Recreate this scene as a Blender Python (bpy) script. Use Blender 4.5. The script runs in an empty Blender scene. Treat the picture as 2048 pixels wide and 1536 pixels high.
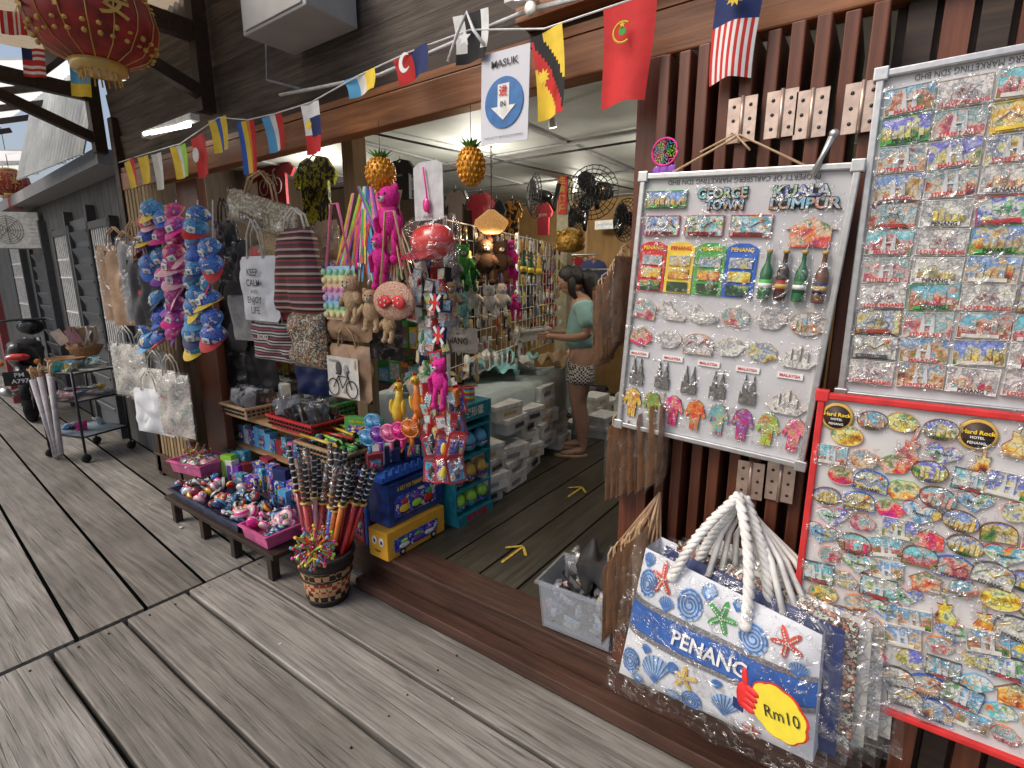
import bpy, math, random
from mathutils import Vector, Matrix, Euler, noise
R=random.Random(7)
scn=bpy.context.scene; COL=scn.collection
pi=math.pi; sin=math.sin; cos=math.cos
# ---------------- surveyed camera ----------------
CAM=Vector((0,-1.71,1.70)); FL=1025.0
pt=math.atan(213/1025); cp,sp=cos(pt),sin(pt)
F3=Vector((-.579*cp,.815*cp,-sp)); RT=Vector((.815,.579,0)); UP=Vector((-.579*sp,.815*sp,cp))
def ray(u,v): return F3+RT*((u-1024)/FL)+UP*((768-v)/FL)
def PY(u,v,y): d=ray(u,v); return CAM+d*((y-CAM.y)/d.y)
def PX(u,v,x): d=ray(u,v); return CAM+d*((x-CAM.x)/d.x)
def PZ(u,v,z): d=ray(u,v); return CAM+d*((z-CAM.z)/d.z)
def H(u0,v0,u1,v1,y):
    um,vm=(u0+u1)/2,(v0+v1)/2
    a,b=PY(u0,vm,y),PY(u1,vm,y); c,d=PY(um,v0,y),PY(um,v1,y)
    return (a.x+b.x)/2,(c.z+d.z)/2,abs(b.x-a.x),abs(c.z-d.z)
# ---------------- materials ----------------
def nm(n):
    m=bpy.data.materials.new(n); m.use_nodes=True; nt=m.node_tree
    return m,nt,nt.nodes['Principled BSDF']
def N(nt,t,**k):
    n=nt.nodes.new(t)
    for a,b in k.items(): setattr(n,a,b)
    return n
def ramp(nt,cols,const=False):
    r=N(nt,'ShaderNodeValToRGB'); e=r.color_ramp
    if const: e.interpolation='CONSTANT'
    k=len(cols)
    while len(e.elements)<k: e.elements.new(.5)
    for i,c in enumerate(cols):
        if len(c)==4: e.elements[i].position=c[3]
        else: e.elements[i].position=i/k if const else i/(k-1)
        e.elements[i].color=(c[0],c[1],c[2],1)
    return r
CA={}
def mat(n,c,r=.6,me=0,nz=.2,sc=30,bp=.1,coat=0,em=0,tr=0):
    if n in CA: return CA[n]
    m,nt,b=nm(n); L=nt.links
    tc=N(nt,'ShaderNodeTexCoord'); no=N(nt,'ShaderNodeTexNoise'); no.inputs['Scale'].default_value=sc; no.inputs['Detail'].default_value=4
    L.new(tc.outputs['Object'],no.inputs['Vector'])
    lo=tuple(x*(1-nz) for x in c); hi=tuple(min(1,x*(1+nz)) for x in c)
    rp=ramp(nt,[lo+(.3,),hi+(.7,)]); L.new(no.outputs['Fac'],rp.inputs[0]); L.new(rp.outputs[0],b.inputs['Base Color'])
    b.inputs['Roughness'].default_value=r; b.inputs['Metallic'].default_value=me
    b.inputs['Coat Weight'].default_value=coat; b.inputs['Coat Roughness'].default_value=.1
    b.inputs['Transmission Weight'].default_value=tr
    if em: b.inputs['Emission Color'].default_value=(c[0],c[1],c[2],1); b.inputs['Emission Strength'].default_value=em
    if bp:
        bu=N(nt,'ShaderNodeBump'); bu.inputs['Strength'].default_value=bp; bu.inputs['Distance'].default_value=.01
        L.new(no.outputs['Fac'],bu.inputs['Height']); L.new(bu.outputs[0],b.inputs['Normal'])
    CA[n]=m; return m
def wood(n,c1,c2,ax=0,r=.7,bp=.4,var=.4,fine=26,crack=0):
    if n in CA: return CA[n]
    m,nt,b=nm(n); L=nt.links
    tc=N(nt,'ShaderNodeTexCoord'); ge=N(nt,'ShaderNodeNewGeometry'); mu=N(nt,'ShaderNodeMath',operation='MULTIPLY'); mu.inputs[1].default_value=37
    L.new(ge.outputs['Random Per Island'],mu.inputs[0])
    ad=N(nt,'ShaderNodeVectorMath',operation='ADD'); L.new(tc.outputs['Object'],ad.inputs[0]); L.new(mu.outputs[0],ad.inputs[1])
    mp=N(nt,'ShaderNodeMapping'); s=[fine]*3; s[ax]=1.3; mp.inputs['Scale'].default_value=s; L.new(ad.outputs[0],mp.inputs[0])
    no=N(nt,'ShaderNodeTexNoise'); no.inputs['Scale'].default_value=1.6; no.inputs['Detail'].default_value=9; no.inputs['Roughness'].default_value=.68; no.inputs['Distortion'].default_value=.5; L.new(mp.outputs[0],no.inputs[0])
    rp=ramp(nt,[tuple(c1)+(.32,),tuple(c2)+(.68,)]); L.new(no.outputs['Fac'],rp.inputs[0])
    st=N(nt,'ShaderNodeTexNoise'); st.inputs['Scale'].default_value=2.5; st.inputs['Detail'].default_value=6; L.new(ad.outputs[0],st.inputs[0])
    sr=ramp(nt,[(.6,.57,.53,.3),(1.08,1.05,1.02,.62)]); L.new(st.outputs['Fac'],sr.inputs[0])
    mx=N(nt,'ShaderNodeMixRGB',blend_type='MULTIPLY'); mx.inputs[0].default_value=.75; L.new(rp.outputs[0],mx.inputs[1]); L.new(sr.outputs[0],mx.inputs[2])
    ir=ramp(nt,[(1-var,(1-var)*.97,(1-var)*.93),(1,1,1)]); L.new(ge.outputs['Random Per Island'],ir.inputs[0])
    m2=N(nt,'ShaderNodeMixRGB',blend_type='MULTIPLY'); m2.inputs[0].default_value=1; L.new(mx.outputs[0],m2.inputs[1]); L.new(ir.outputs[0],m2.inputs[2])
    out=m2.outputs[0]; hgt=no.outputs['Fac']
    if crack:
        mp2=N(nt,'ShaderNodeMapping'); s=[90]*3; s[ax]=2.2; mp2.inputs['Scale'].default_value=s; L.new(ad.outputs[0],mp2.inputs[0])
        n2=N(nt,'ShaderNodeTexNoise'); n2.inputs['Scale'].default_value=1; n2.inputs['Detail'].default_value=4; n2.inputs['Distortion'].default_value=.6; L.new(mp2.outputs[0],n2.inputs[0])
        cr=ramp(nt,[(.28,.26,.24,.30),(1,1,1,.42)]); L.new(n2.outputs['Fac'],cr.inputs[0])
        m3=N(nt,'ShaderNodeMixRGB',blend_type='MULTIPLY'); m3.inputs[0].default_value=crack; L.new(out,m3.inputs[1]); L.new(cr.outputs[0],m3.inputs[2]); out=m3.outputs[0]
        am=N(nt,'ShaderNodeMath',operation='ADD'); L.new(hgt,am.inputs[0]); L.new(cr.outputs[0],am.inputs[1]); hgt=am.outputs[0]
    L.new(out,b.inputs['Base Color']); b.inputs['Roughness'].default_value=r
    bu=N(nt,'ShaderNodeBump'); bu.inputs['Strength'].default_value=bp; bu.inputs['Distance'].default_value=.006; L.new(hgt,bu.inputs['Height']); L.new(bu.outputs[0],b.inputs['Normal'])
    CA[n]=m; return m
def pmat(n,cols,sc=30,coat=.5,wr=.35,const=False,zg=0,hv=.16):
    """printed souvenir surface: every object gets its own picture through object random"""
    if n in CA: return CA[n]
    m,nt,b=nm(n); L=nt.links
    tc=N(nt,'ShaderNodeTexCoord'); oi=N(nt,'ShaderNodeObjectInfo'); mu=N(nt,'ShaderNodeMath',operation='MULTIPLY'); mu.inputs[1].default_value=91; L.new(oi.outputs['Random'],mu.inputs[0])
    ad=N(nt,'ShaderNodeVectorMath',operation='ADD'); L.new(tc.outputs['Object'],ad.inputs[0]); L.new(mu.outputs[0],ad.inputs[1])
    no=N(nt,'ShaderNodeTexNoise'); no.inputs['Scale'].default_value=sc; no.inputs['Detail'].default_value=5; no.inputs['Roughness'].default_value=.62; L.new(ad.outputs[0],no.inputs[0])
    k=len(cols); cc=[tuple(c)+(.27+.46*i/(k-1),) for i,c in enumerate(cols)]
    rp=ramp(nt,cc,const); fac=no.outputs['Fac']
    if zg:
        sx=N(nt,'ShaderNodeSeparateXYZ'); L.new(tc.outputs['Object'],sx.inputs[0]); mz=N(nt,'ShaderNodeMath',operation='MULTIPLY_ADD'); mz.inputs[1].default_value=zg; L.new(sx.outputs['Z'],mz.inputs[0]); L.new(fac,mz.inputs[2]); fac=mz.outputs[0]
    L.new(fac,rp.inputs[0])
    vo=N(nt,'ShaderNodeTexVoronoi',feature='DISTANCE_TO_EDGE'); vo.inputs['Scale'].default_value=sc*2.2; L.new(ad.outputs[0],vo.inputs['Vector'])
    vr=ramp(nt,[(.2,.2,.2,.02),(1,1,1,.07)]); L.new(vo.outputs['Distance'],vr.inputs[0])
    mx=N(nt,'ShaderNodeMixRGB',blend_type='MULTIPLY'); mx.inputs[0].default_value=.55; L.new(rp.outputs[0],mx.inputs[1]); L.new(vr.outputs[0],mx.inputs[2])
    hs=N(nt,'ShaderNodeHueSaturation'); hm=N(nt,'ShaderNodeMath',operation='MULTIPLY_ADD'); hm.inputs[1].default_value=hv; hm.inputs[2].default_value=.5-hv/2; L.new(oi.outputs['Random'],hm.inputs[0]); L.new(hm.outputs[0],hs.inputs['Hue'])
    L.new(mx.outputs[0],hs.inputs['Color']); L.new(hs.outputs[0],b.inputs['Base Color'])
    b.inputs['Roughness'].default_value=.45; b.inputs['Coat Weight'].default_value=coat; b.inputs['Coat Roughness'].default_value=.08
    wn=N(nt,'ShaderNodeTexNoise'); wn.inputs['Scale'].default_value=28; wn.inputs['Detail'].default_value=3; L.new(ad.outputs[0],wn.inputs[0])
    bu=N(nt,'ShaderNodeBump'); bu.inputs['Strength'].default_value=wr; bu.inputs['Distance'].default_value=.02; L.new(wn.outputs['Fac'],bu.inputs['Height']); L.new(bu.outputs[0],b.inputs['Coat Normal'])
    CA[n]=m; return m
def smat(n,cols,ax='Z',per=.1,r=.8,bp=.15):
    m,nt,b=nm(n); L=nt.links
    tc=N(nt,'ShaderNodeTexCoord'); sx=N(nt,'ShaderNodeSeparateXYZ'); L.new(tc.outputs['Object'],sx.inputs[0])
    mu=N(nt,'ShaderNodeMath',operation='MULTIPLY'); mu.inputs[1].default_value=1/per; L.new(sx.outputs[ax],mu.inputs[0])
    fr=N(nt,'ShaderNodeMath',operation='FRACT'); L.new(mu.outputs[0],fr.inputs[0])
    rp=ramp(nt,cols,True); L.new(fr.outputs[0],rp.inputs[0]); L.new(rp.outputs[0],b.inputs['Base Color']); b.inputs['Roughness'].default_value=r
    no=N(nt,'ShaderNodeTexNoise'); no.inputs['Scale'].default_value=25; L.new(tc.outputs['Object'],no.inputs[0])
    bu=N(nt,'ShaderNodeBump'); bu.inputs['Strength'].default_value=bp; bu.inputs['Distance'].default_value=.02; L.new(no.outputs['Fac'],bu.inputs['Height']); L.new(bu.outputs[0],b.inputs['Normal'])
    return m
def cmat(n,c1,c2,sc=60):
    m,nt,b=nm(n); tc=N(nt,'ShaderNodeTexCoord'); ck=N(nt,'ShaderNodeTexChecker'); ck.inputs['Scale'].default_value=sc
    ck.inputs['Color1'].default_value=c1+(1,); ck.inputs['Color2'].default_value=c2+(1,)
    nt.links.new(tc.outputs['Object'],ck.inputs[0]); nt.links.new(ck.outputs[0],b.inputs['Base Color']); b.inputs['Roughness'].default_value=.8; return m
def clear(n,lo=.01,hi=.3,tint=(1,1,1),sc=30,st=.9,haze=.012,p0=.52,p1=.68):
    m,nt,b=nm(n); L=nt.links; o=nt.nodes['Material Output']; nt.nodes.remove(b)
    t=N(nt,'ShaderNodeBsdfTransparent'); t.inputs[0].default_value=tint+(1,)
    g=N(nt,'ShaderNodeBsdfGlossy'); g.inputs['Roughness'].default_value=.12
    tc=N(nt,'ShaderNodeTexCoord'); oi=N(nt,'ShaderNodeObjectInfo'); mu=N(nt,'ShaderNodeMath',operation='MULTIPLY'); mu.inputs[1].default_value=53; L.new(oi.outputs['Random'],mu.inputs[0])
    ad=N(nt,'ShaderNodeVectorMath',operation='ADD'); L.new(tc.outputs['Object'],ad.inputs[0]); L.new(mu.outputs[0],ad.inputs[1])
    no=N(nt,'ShaderNodeTexNoise'); no.inputs['Scale'].default_value=sc; no.inputs['Detail'].default_value=3; no.inputs['Distortion'].default_value=1.2; L.new(ad.outputs[0],no.inputs[0])
    bu=N(nt,'ShaderNodeBump'); bu.inputs['Strength'].default_value=st; bu.inputs['Distance'].default_value=.03; L.new(no.outputs['Fac'],bu.inputs['Height']); L.new(bu.outputs[0],g.inputs['Normal'])
    df=N(nt,'ShaderNodeBsdfDiffuse'); df.inputs[0].default_value=(.9,.9,.9,1)
    rp=ramp(nt,[(lo,lo,lo,p0),(hi,hi,hi,p1)]); L.new(no.outputs['Fac'],rp.inputs[0])
    m1=N(nt,'ShaderNodeMixShader'); L.new(rp.outputs[0],m1.inputs[0]); L.new(t.outputs[0],m1.inputs[1]); L.new(g.outputs[0],m1.inputs[2])
    m2=N(nt,'ShaderNodeMixShader'); m2.inputs[0].default_value=haze; L.new(m1.outputs[0],m2.inputs[1]); L.new(df.outputs[0],m2.inputs[2]); L.new(m2.outputs[0],o.inputs[0]); return m
def translucent(n,c,f=.7):
    m,nt,b=nm(n); L=nt.links; o=nt.nodes['Material Output']
    t=N(nt,'ShaderNodeBsdfTranslucent'); t.inputs[0].default_value=c+(1,); b.inputs['Base Color'].default_value=c+(1,)
    x=N(nt,'ShaderNodeMixShader'); x.inputs[0].default_value=f; L.new(b.outputs[0],x.inputs[1]); L.new(t.outputs[0],x.inputs[2]); L.new(x.outputs[0],o.inputs[0]); return m
PAL=dict(white=(.8,.8,.78),offwhite=(.66,.64,.58),black=(.018,.018,.02),grey=(.3,.3,.31),lgrey=(.55,.56,.57),dgrey=(.07,.07,.075),red=(.62,.03,.03),dred=(.28,.02,.03),orange=(.8,.22,.03),yellow=(.85,.6,.05),green=(.08,.42,.08),lime=(.35,.75,.08),dgreen=(.02,.14,.05),blue=(.03,.13,.55),sky=(.12,.42,.72),cyan=(.05,.5,.58),teal=(.25,.55,.53),navy=(.015,.03,.13),purple=(.25,.06,.45),pink=(.85,.2,.42),hot=(.85,.03,.32),lpink=(.85,.5,.55),brown=(.16,.07,.035),dbrown=(.05,.028,.018),tan=(.55,.38,.22),kraft=(.44,.28,.17),skin=(.48,.27,.18),gold=(.6,.38,.08),rope=(.78,.76,.72))
EN={'hot':'hot pink','sky':'light blue','lpink':'pale pink','dred':'dark red','dgrey':'dark grey','lgrey':'pale grey','offwhite':'cream','navy':'navy blue','dgreen':'dark green','dbrown':'dark brown'}
def en(k): return EN.get(k,k)
def c(n): return mat('plain_'+n,PAL[n],r=.55,nz=.18,sc=22,bp=.12)
def g_(n): return mat('glossy_'+n,PAL[n],r=.25,nz=.1,sc=40,bp=.06,coat=.6)
def fz(n): return mat('fuzzy_'+n,PAL[n],r=.95,nz=.35,sc=160,bp=.9)
def fl(n): return mat('flag_'+n,PAL[n],r=.8,nz=.12,sc=18,bp=.1)
VIV=['red','yellow','blue','lime','pink','cyan','orange','purple','white','hot','green','sky']
MET=mat('brushed_aluminium',(.62,.62,.62),r=.35,me=.9,nz=.1,sc=60,bp=.05)
STEEL=mat('dark_steel',(.05,.05,.055),r=.4,me=.6)
CLR=clear('clear_sleeve_film',0,.40,sc=34,p0=.5,p1=.64); CLB=clear('crumpled_clear_film',.012,.42,sc=17,st=1.0,haze=.02,p0=.5,p1=.66); CONT=clear('frosted_container_plastic',.06,.12,(.80,.88,.97),sc=5,st=.2,haze=.16)
DECKM=wood('weathered_boardwalk_planks',(.15,.142,.13),(.40,.385,.36),0,r=.55,bp=.6,var=.38,crack=.75)
FLOORM=wood('dark_shop_floor_planks',(.045,.042,.032),(.13,.12,.09),1,r=.38,bp=.25,var=.35,crack=.4)
REDW=wood('red_stained_timber',(.10,.028,.013),(.25,.08,.038),2,r=.42,bp=.15,var=.35)
BEAMW=wood('varnished_orange_beam',(.20,.07,.022),(.46,.19,.07),0,r=.45,bp=.2,var=.2)
DKW=wood('dark_stained_timber',(.022,.013,.009),(.07,.04,.025),0,r=.6,bp=.2,var=.3)
STEPW=wood('dark_red_step_timber',(.045,.02,.014),(.13,.065,.045),0,r=.45,bp=.3,var=.3,crack=.4)
WALLW=wood('grey_weatherboards',(.07,.053,.042),(.21,.175,.145),0,r=.8,bp=.5,var=.45,crack=.5)
PLY=wood('yellow_plywood',(.38,.22,.08),(.52,.33,.14),2,r=.5,bp=.05,var=.1,fine=8)
DPL=wood('dim_brown_wall_boards',(.06,.04,.028),(.13,.09,.06),2,r=.7,bp=.1,var=.3)
TABW=wood('light_pine_table',(.42,.24,.10),(.6,.38,.19),0,r=.5,bp=.1,var=.2)
GREYV=wood('dark_grey_house_boards',(.06,.065,.07),(.15,.155,.165),2,r=.7,bp=.2,var=.3)
PR=[pmat('print_landscape',[(.03,.06,.02),(.10,.28,.06),(.5,.2,.06),(.65,.55,.4),(.12,.32,.6),(.3,.5,.75),(.6,.7,.8)],34,zg=4.5,wr=.25),
 pmat('print_street',[(.05,.04,.05),(.35,.07,.04),(.55,.3,.14),(.7,.6,.42),(.15,.3,.42),(.65,.66,.64),(.3,.1,.08)],40,zg=3,wr=.25),
 pmat('print_warm',[(.08,.02,.015),(.6,.05,.03),(.8,.38,.05),(.75,.62,.4),(.08,.25,.1),(.8,.25,.06)],32,zg=3,wr=.25),
 pmat('print_sketch',[(.07,.07,.08),(.7,.66,.58),(.8,.78,.74),(.3,.3,.32),(.75,.7,.62),(.15,.12,.12)],46,wr=.25),
 pmat('print_vivid',[(.7,.02,.05),(.85,.6,.04),(.02,.3,.6),(.8,.75,.7),(.04,.4,.06),(.5,.05,.4)],30,wr=.25)]
TOYP=pmat('printed_toy_carton',[(.9,.7,.05),(.9,.88,.85),(.02,.1,.5),(.05,.3,.7),(.85,.1,.08),(.1,.45,.15),(.9,.4,.05)],22,const=True)
CAPB=pmat('printed_blue_cap_cloth',[(.8,.6,.1),(.75,.75,.75),(.04,.12,.5),(.08,.33,.7),(.06,.2,.6),(.75,.08,.08),(.75,.75,.75)],17,coat=.1,wr=0,hv=.06,const=True)
CAPK=pmat('printed_pink_cap_cloth',[(.8,.75,.75),(.35,.08,.4),(.6,.03,.25),(.8,.18,.4),(.75,.4,.55),(.8,.7,.72)],17,coat=.1,wr=0,hv=.08,const=True)
FLOR=pmat('batik_cloth',[(.02,.02,.025),(.6,.55,.45),(.03,.03,.04),(.5,.1,.1),(.7,.65,.55),(.05,.06,.12)],55,coat=0,wr=0,const=True)
HAWAI=pmat('black_yellow_leaf_cloth',[(.015,.015,.018),(.015,.015,.018),(.6,.42,.03),(.02,.02,.02),(.65,.5,.05)],26,coat=0,wr=0,const=True)
NEWSP=pmat('beige_printed_canvas',[(.5,.42,.3),(.62,.55,.42),(.15,.1,.07),(.6,.52,.4),(.55,.46,.34)],30,coat=.1,wr=.2)
FLWC=pmat('flower_print_canvas',[(.5,.15,.15),(.55,.52,.47),(.58,.55,.5),(.6,.56,.52),(.25,.35,.3),(.62,.6,.55)],16,coat=0,wr=0,hv=.05)
WOVE=smat('maroon_woven_stripes',[(.16,.02,.03),(.03,.02,.025),(.4,.32,.28),(.2,.03,.04),(.05,.05,.07),(.3,.05,.05),(.03,.02,.025),(.45,.38,.3)],'Z',.09)
WOVE2=smat('black_white_woven_stripes',[(.02,.02,.025),(.5,.47,.42),(.02,.02,.025),(.3,.04,.1),(.03,.03,.03),(.45,.42,.4)],'Z',.05)
RAINB=smat('pastel_rainbow_silicone',[(.8,.35,.55),(.85,.6,.4),(.85,.8,.4),(.4,.75,.5),(.35,.6,.8),(.6,.45,.75)],'Z',.17,r=.4)
SHORTM=cmat('black_white_check_cloth',(.02,.02,.022),(.6,.6,.58),70)
BASKM=cmat('black_natural_weave',(.5,.28,.13),(.02,.015,.012),34)
BASKR=cmat('red_natural_weave',(.6,.4,.2),(.35,.04,.02),44)
# ---------------- geometry kit ----------------
def TR(l=(0,0,0),r=(0,0,0),s=(1,1,1)):
    return Matrix.Translation(Vector(l))@Euler(r).to_matrix().to_4x4()@Matrix.Diagonal((*s,1))
TXT={}
def tmesh(s,bold):
    if (s,bold) in TXT: return TXT[(s,bold)]
    cu=bpy.data.curves.new('t','FONT'); cu.body=s; cu.size=1; cu.align_x='CENTER'; cu.align_y='CENTER'; cu.resolution_u=2; cu.offset=bold
    o=bpy.data.objects.new('t',cu); COL.objects.link(o); dg=bpy.context.evaluated_depsgraph_get()
    me=bpy.data.meshes.new_from_object(o.evaluated_get(dg)); vs=[tuple(v.co) for v in me.vertices]; fs=[list(p.vertices) for p in me.polygons]
    bpy.data.objects.remove(o); bpy.data.meshes.remove(me); bpy.data.curves.remove(cu)
    TXT[(s,bold)]=(vs,fs); return TXT[(s,bold)]
class G:
    def __init__(s): s.v=[];s.f=[];s.k=[];s.ms=[];s.sm=[]
    def add(s,vs,fs,m,sm=0,T=None):
        b=len(s.v)
        if T is not None: vs=[T@Vector(q) for q in vs]
        s.v+=[tuple(q) for q in vs]
        for i,f in enumerate(fs):
            mm=m[i] if isinstance(m,list) else m
            if mm not in s.ms: s.ms.append(mm)
            s.f.append([b+j for j in f]); s.k.append(s.ms.index(mm)); s.sm.append(sm)
        return s
    def box(s,c_,z,m,T=None,rot=None):
        x,y,w=z[0]/2,z[1]/2,z[2]/2
        vs=[Vector((a*x,b*y,d*w)) for a in(-1,1) for b in(-1,1) for d in(-1,1)]
        if rot: q=Euler(rot).to_matrix(); vs=[q@v for v in vs]
        vs=[v+Vector(c_) for v in vs]
        return s.add(vs,[(0,1,3,2),(4,6,7,5),(0,4,5,1),(2,3,7,6),(0,2,6,4),(1,5,7,3)],m,0,T)
    def tube(s,ps,r,m,n=6,T=None,caps=True):
        ps=[Vector(p) for p in ps]; vs=[];fs=[]
        for i,p in enumerate(ps):
            d=(ps[min(i+1,len(ps)-1)]-ps[max(i-1,0)]).normalized()
            a=d.cross(Vector((0,0,1))).normalized() if abs(d.z)<=.95 else (Vector((1,0,0))-d*d.x).normalized()
            b=d.cross(a); rr=r[i] if isinstance(r,(list,tuple)) else r
            for k in range(n): an=2*pi*k/n; vs.append(p+(a*cos(an)+b*sin(an))*rr)
        for i in range(len(ps)-1):
            for k in range(n): fs.append((i*n+k,i*n+(k+1)%n,(i+1)*n+(k+1)%n,(i+1)*n+k))
        if caps: fs.append(tuple(range(n))[::-1]); fs.append(tuple((len(ps)-1)*n+k for k in range(n)))
        return s.add(vs,fs,m,1 if n>5 else 0,T)
    def lathe(s,pr,m,n=16,T=None,sm=1,sx=1,sy=1):
        vs=[(r*cos(2*pi*k/n)*sx,r*sin(2*pi*k/n)*sy,z) for r,z in pr for k in range(n)]; fs=[];mm=[]
        for i in range(len(pr)-1):
            for k in range(n):
                fs.append((i*n+k,i*n+(k+1)%n,(i+1)*n+(k+1)%n,(i+1)*n+k)); mm.append(m[i%len(m)] if isinstance(m,list) else m)
        fs.append(tuple(range(n))[::-1]); mm.append(mm[0]); fs.append(tuple((len(pr)-1)*n+k for k in range(n))); mm.append(mm[-2])
        return s.add(vs,fs,mm,sm,T)
    def sph(s,c_,r,m,n=12,k=8,T=None,rot=(0,0,0)):
        if not isinstance(r,(tuple,list)): r=(r,r,r)
        pr=[(max(.001,sin(pi*i/k)),-cos(pi*i/k)) for i in range(k+1)]
        M=TR(c_,rot,r); return s.lathe(pr,m,n,T=(T@M if T is not None else M))
    def poly(s,pts,y,th,m,T=None,side=None):
        n=len(pts); vs=[(p[0],y,p[1]) for p in pts]+[(p[0],y+th,p[1]) for p in pts]
        fs=[tuple(range(n)),tuple(range(n,2*n))[::-1]]+[(i,(i+1)%n,n+(i+1)%n,n+i) for i in range(n)]
        return s.add(vs,fs,[m,side or m]+[side or m]*n,0,T)
    def sheet(s,fn,nu,nv,m,T=None,sm=1):
        vs=[fn(i/nu,j/nv) for j in range(nv+1) for i in range(nu+1)]; fs=[];mm=[]
        for j in range(nv):
            for i in range(nu):
                a=j*(nu+1)+i; fs.append((a,a+nu+1,a+nu+2,a+1)); mm.append(m((i+.5)/nu,(j+.5)/nv) if callable(m) else m)
        return s.add(vs,fs,mm,sm,T)
    def pil(s,w,h,d,m,c_=(0,0,0),n=8,pw=4,T=None,wr=.0,taper=0,seed=0):
        for sg in(-1,1):
            def fn(a,b):
                x=a*2-1;z=b*2-1; e=(1-abs(x)**pw)*(1-abs(z)**pw)
                q=wr*noise.noise(Vector((a*4+seed,b*4,sg*3.3+seed)))*e
                return (c_[0]+x*w/2*(1-taper*b),c_[1]+sg*d/2*e**.6+q,c_[2]+z*h/2)
            s.sheet(fn,n,n,m,T)
        return s
    def text(s,t,x,y,z,size,m,width=None,rot=0,bold=.0,T=None):
        vs,fs=tmesh(t,bold)
        if not vs: return s
        k=size; kx=size
        if width:
            ww=max(v[0] for v in vs)-min(v[0] for v in vs); kx=width/max(ww,1e-4)
        cr,sr=cos(rot),sin(rot)
        q=[(x+(v[0]*kx*cr-v[1]*k*sr),y,z+(v[0]*kx*sr+v[1]*k*cr)) for v in vs]
        return s.add(q,fs,m,0,T)
    def map(s,fn): s.v=[tuple(fn(Vector(q))) for q in s.v]; return s
    def mesh(s,name):
        me=bpy.data.meshes.new(name); me.from_pydata(s.v,[],s.f)
        for m in s.ms: me.materials.append(m)
        me.polygons.foreach_set('material_index',s.k); me.polygons.foreach_set('use_smooth',[bool(a) for a in s.sm]); me.update(); return me
def mk(name,g,loc=(0,0,0),rot=(0,0,0),par=None,bev=0):
    me=g.mesh(name) if isinstance(g,G) else g
    o=bpy.data.objects.new(name,me); COL.objects.link(o); o.location=loc; o.rotation_euler=rot
    if par: o.parent=par
    if bev:
        b=o.modifiers.new('edge','BEVEL'); b.width=bev; b.segments=2; b.limit_method='ANGLE'
    return o
def tag(o,label,cat,group=None,kind=None):
    o['label']=label
    o['category']=cat
    if group: o['group']=group
    if kind: o['kind']=kind
    return o
def thing(name,label,cat,parts,loc=(0,0,0),rot=(0,0,0),group=None,kind=None,bev=0):
    e=bpy.data.objects.new(name,None); COL.objects.link(e); e.empty_display_size=.05; e.location=loc; e.rotation_euler=rot
    for p in parts: mk(p[0],p[1],par=e,bev=bev)
    return tag(e,label,cat,group,kind)
def one(name,label,cat,g,loc=(0,0,0),rot=(0,0,0),group=None,kind=None,bev=0):
    return tag(mk(name,g,loc,rot,None,bev),label,cat,group,kind)
def dup(root,loc,rot=None,sc=None,label=None):
    n=root.copy(); COL.objects.link(n); n.location=loc
    if rot is not None: n.rotation_euler=rot
    if sc: n.scale=sc if isinstance(sc,(tuple,list)) else (sc,)*3
    for ch in root.children:
        k=ch.copy(); COL.objects.link(k); k.parent=n
    if label: n['label']=label
    return n
def circ(r,n=20,cx=0,cz=0,rz=None): return [(cx+r*cos(2*pi*i/n),cz+(rz or r)*sin(2*pi*i/n)) for i in range(n)]
def star(r,ri,n=5,cx=0,cz=0,ph=pi/2): return [(cx+(r if i%2==0 else ri)*cos(ph+pi*i/n),cz+(r if i%2==0 else ri)*sin(ph+pi*i/n)) for i in range(2*n)]
def bike(g,cx,cz,s,y,m):
    for dx in(-.5,.5): g.tube([(cx+dx*s+.3*s*cos(a*pi/8),y,cz+.3*s*sin(a*pi/8)) for a in range(17)],s*.02,m,5)
    g.tube([(cx-.5*s,y,cz),(cx-.2*s,y,cz+.42*s),(cx+.32*s,y,cz+.42*s),(cx+.5*s,y,cz)],s*.02,m,5)
    g.tube([(cx-.2*s,y,cz+.42*s),(cx,y,cz),(cx+.32*s,y,cz+.42*s),(cx+.28*s,y,cz+.6*s),(cx+.42*s,y,cz+.62*s)],s*.02,m,5)
    g.tube([(cx-.3*s,y,cz+.5*s),(cx-.1*s,y,cz+.5*s)],s*.035,m,5)

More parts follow.
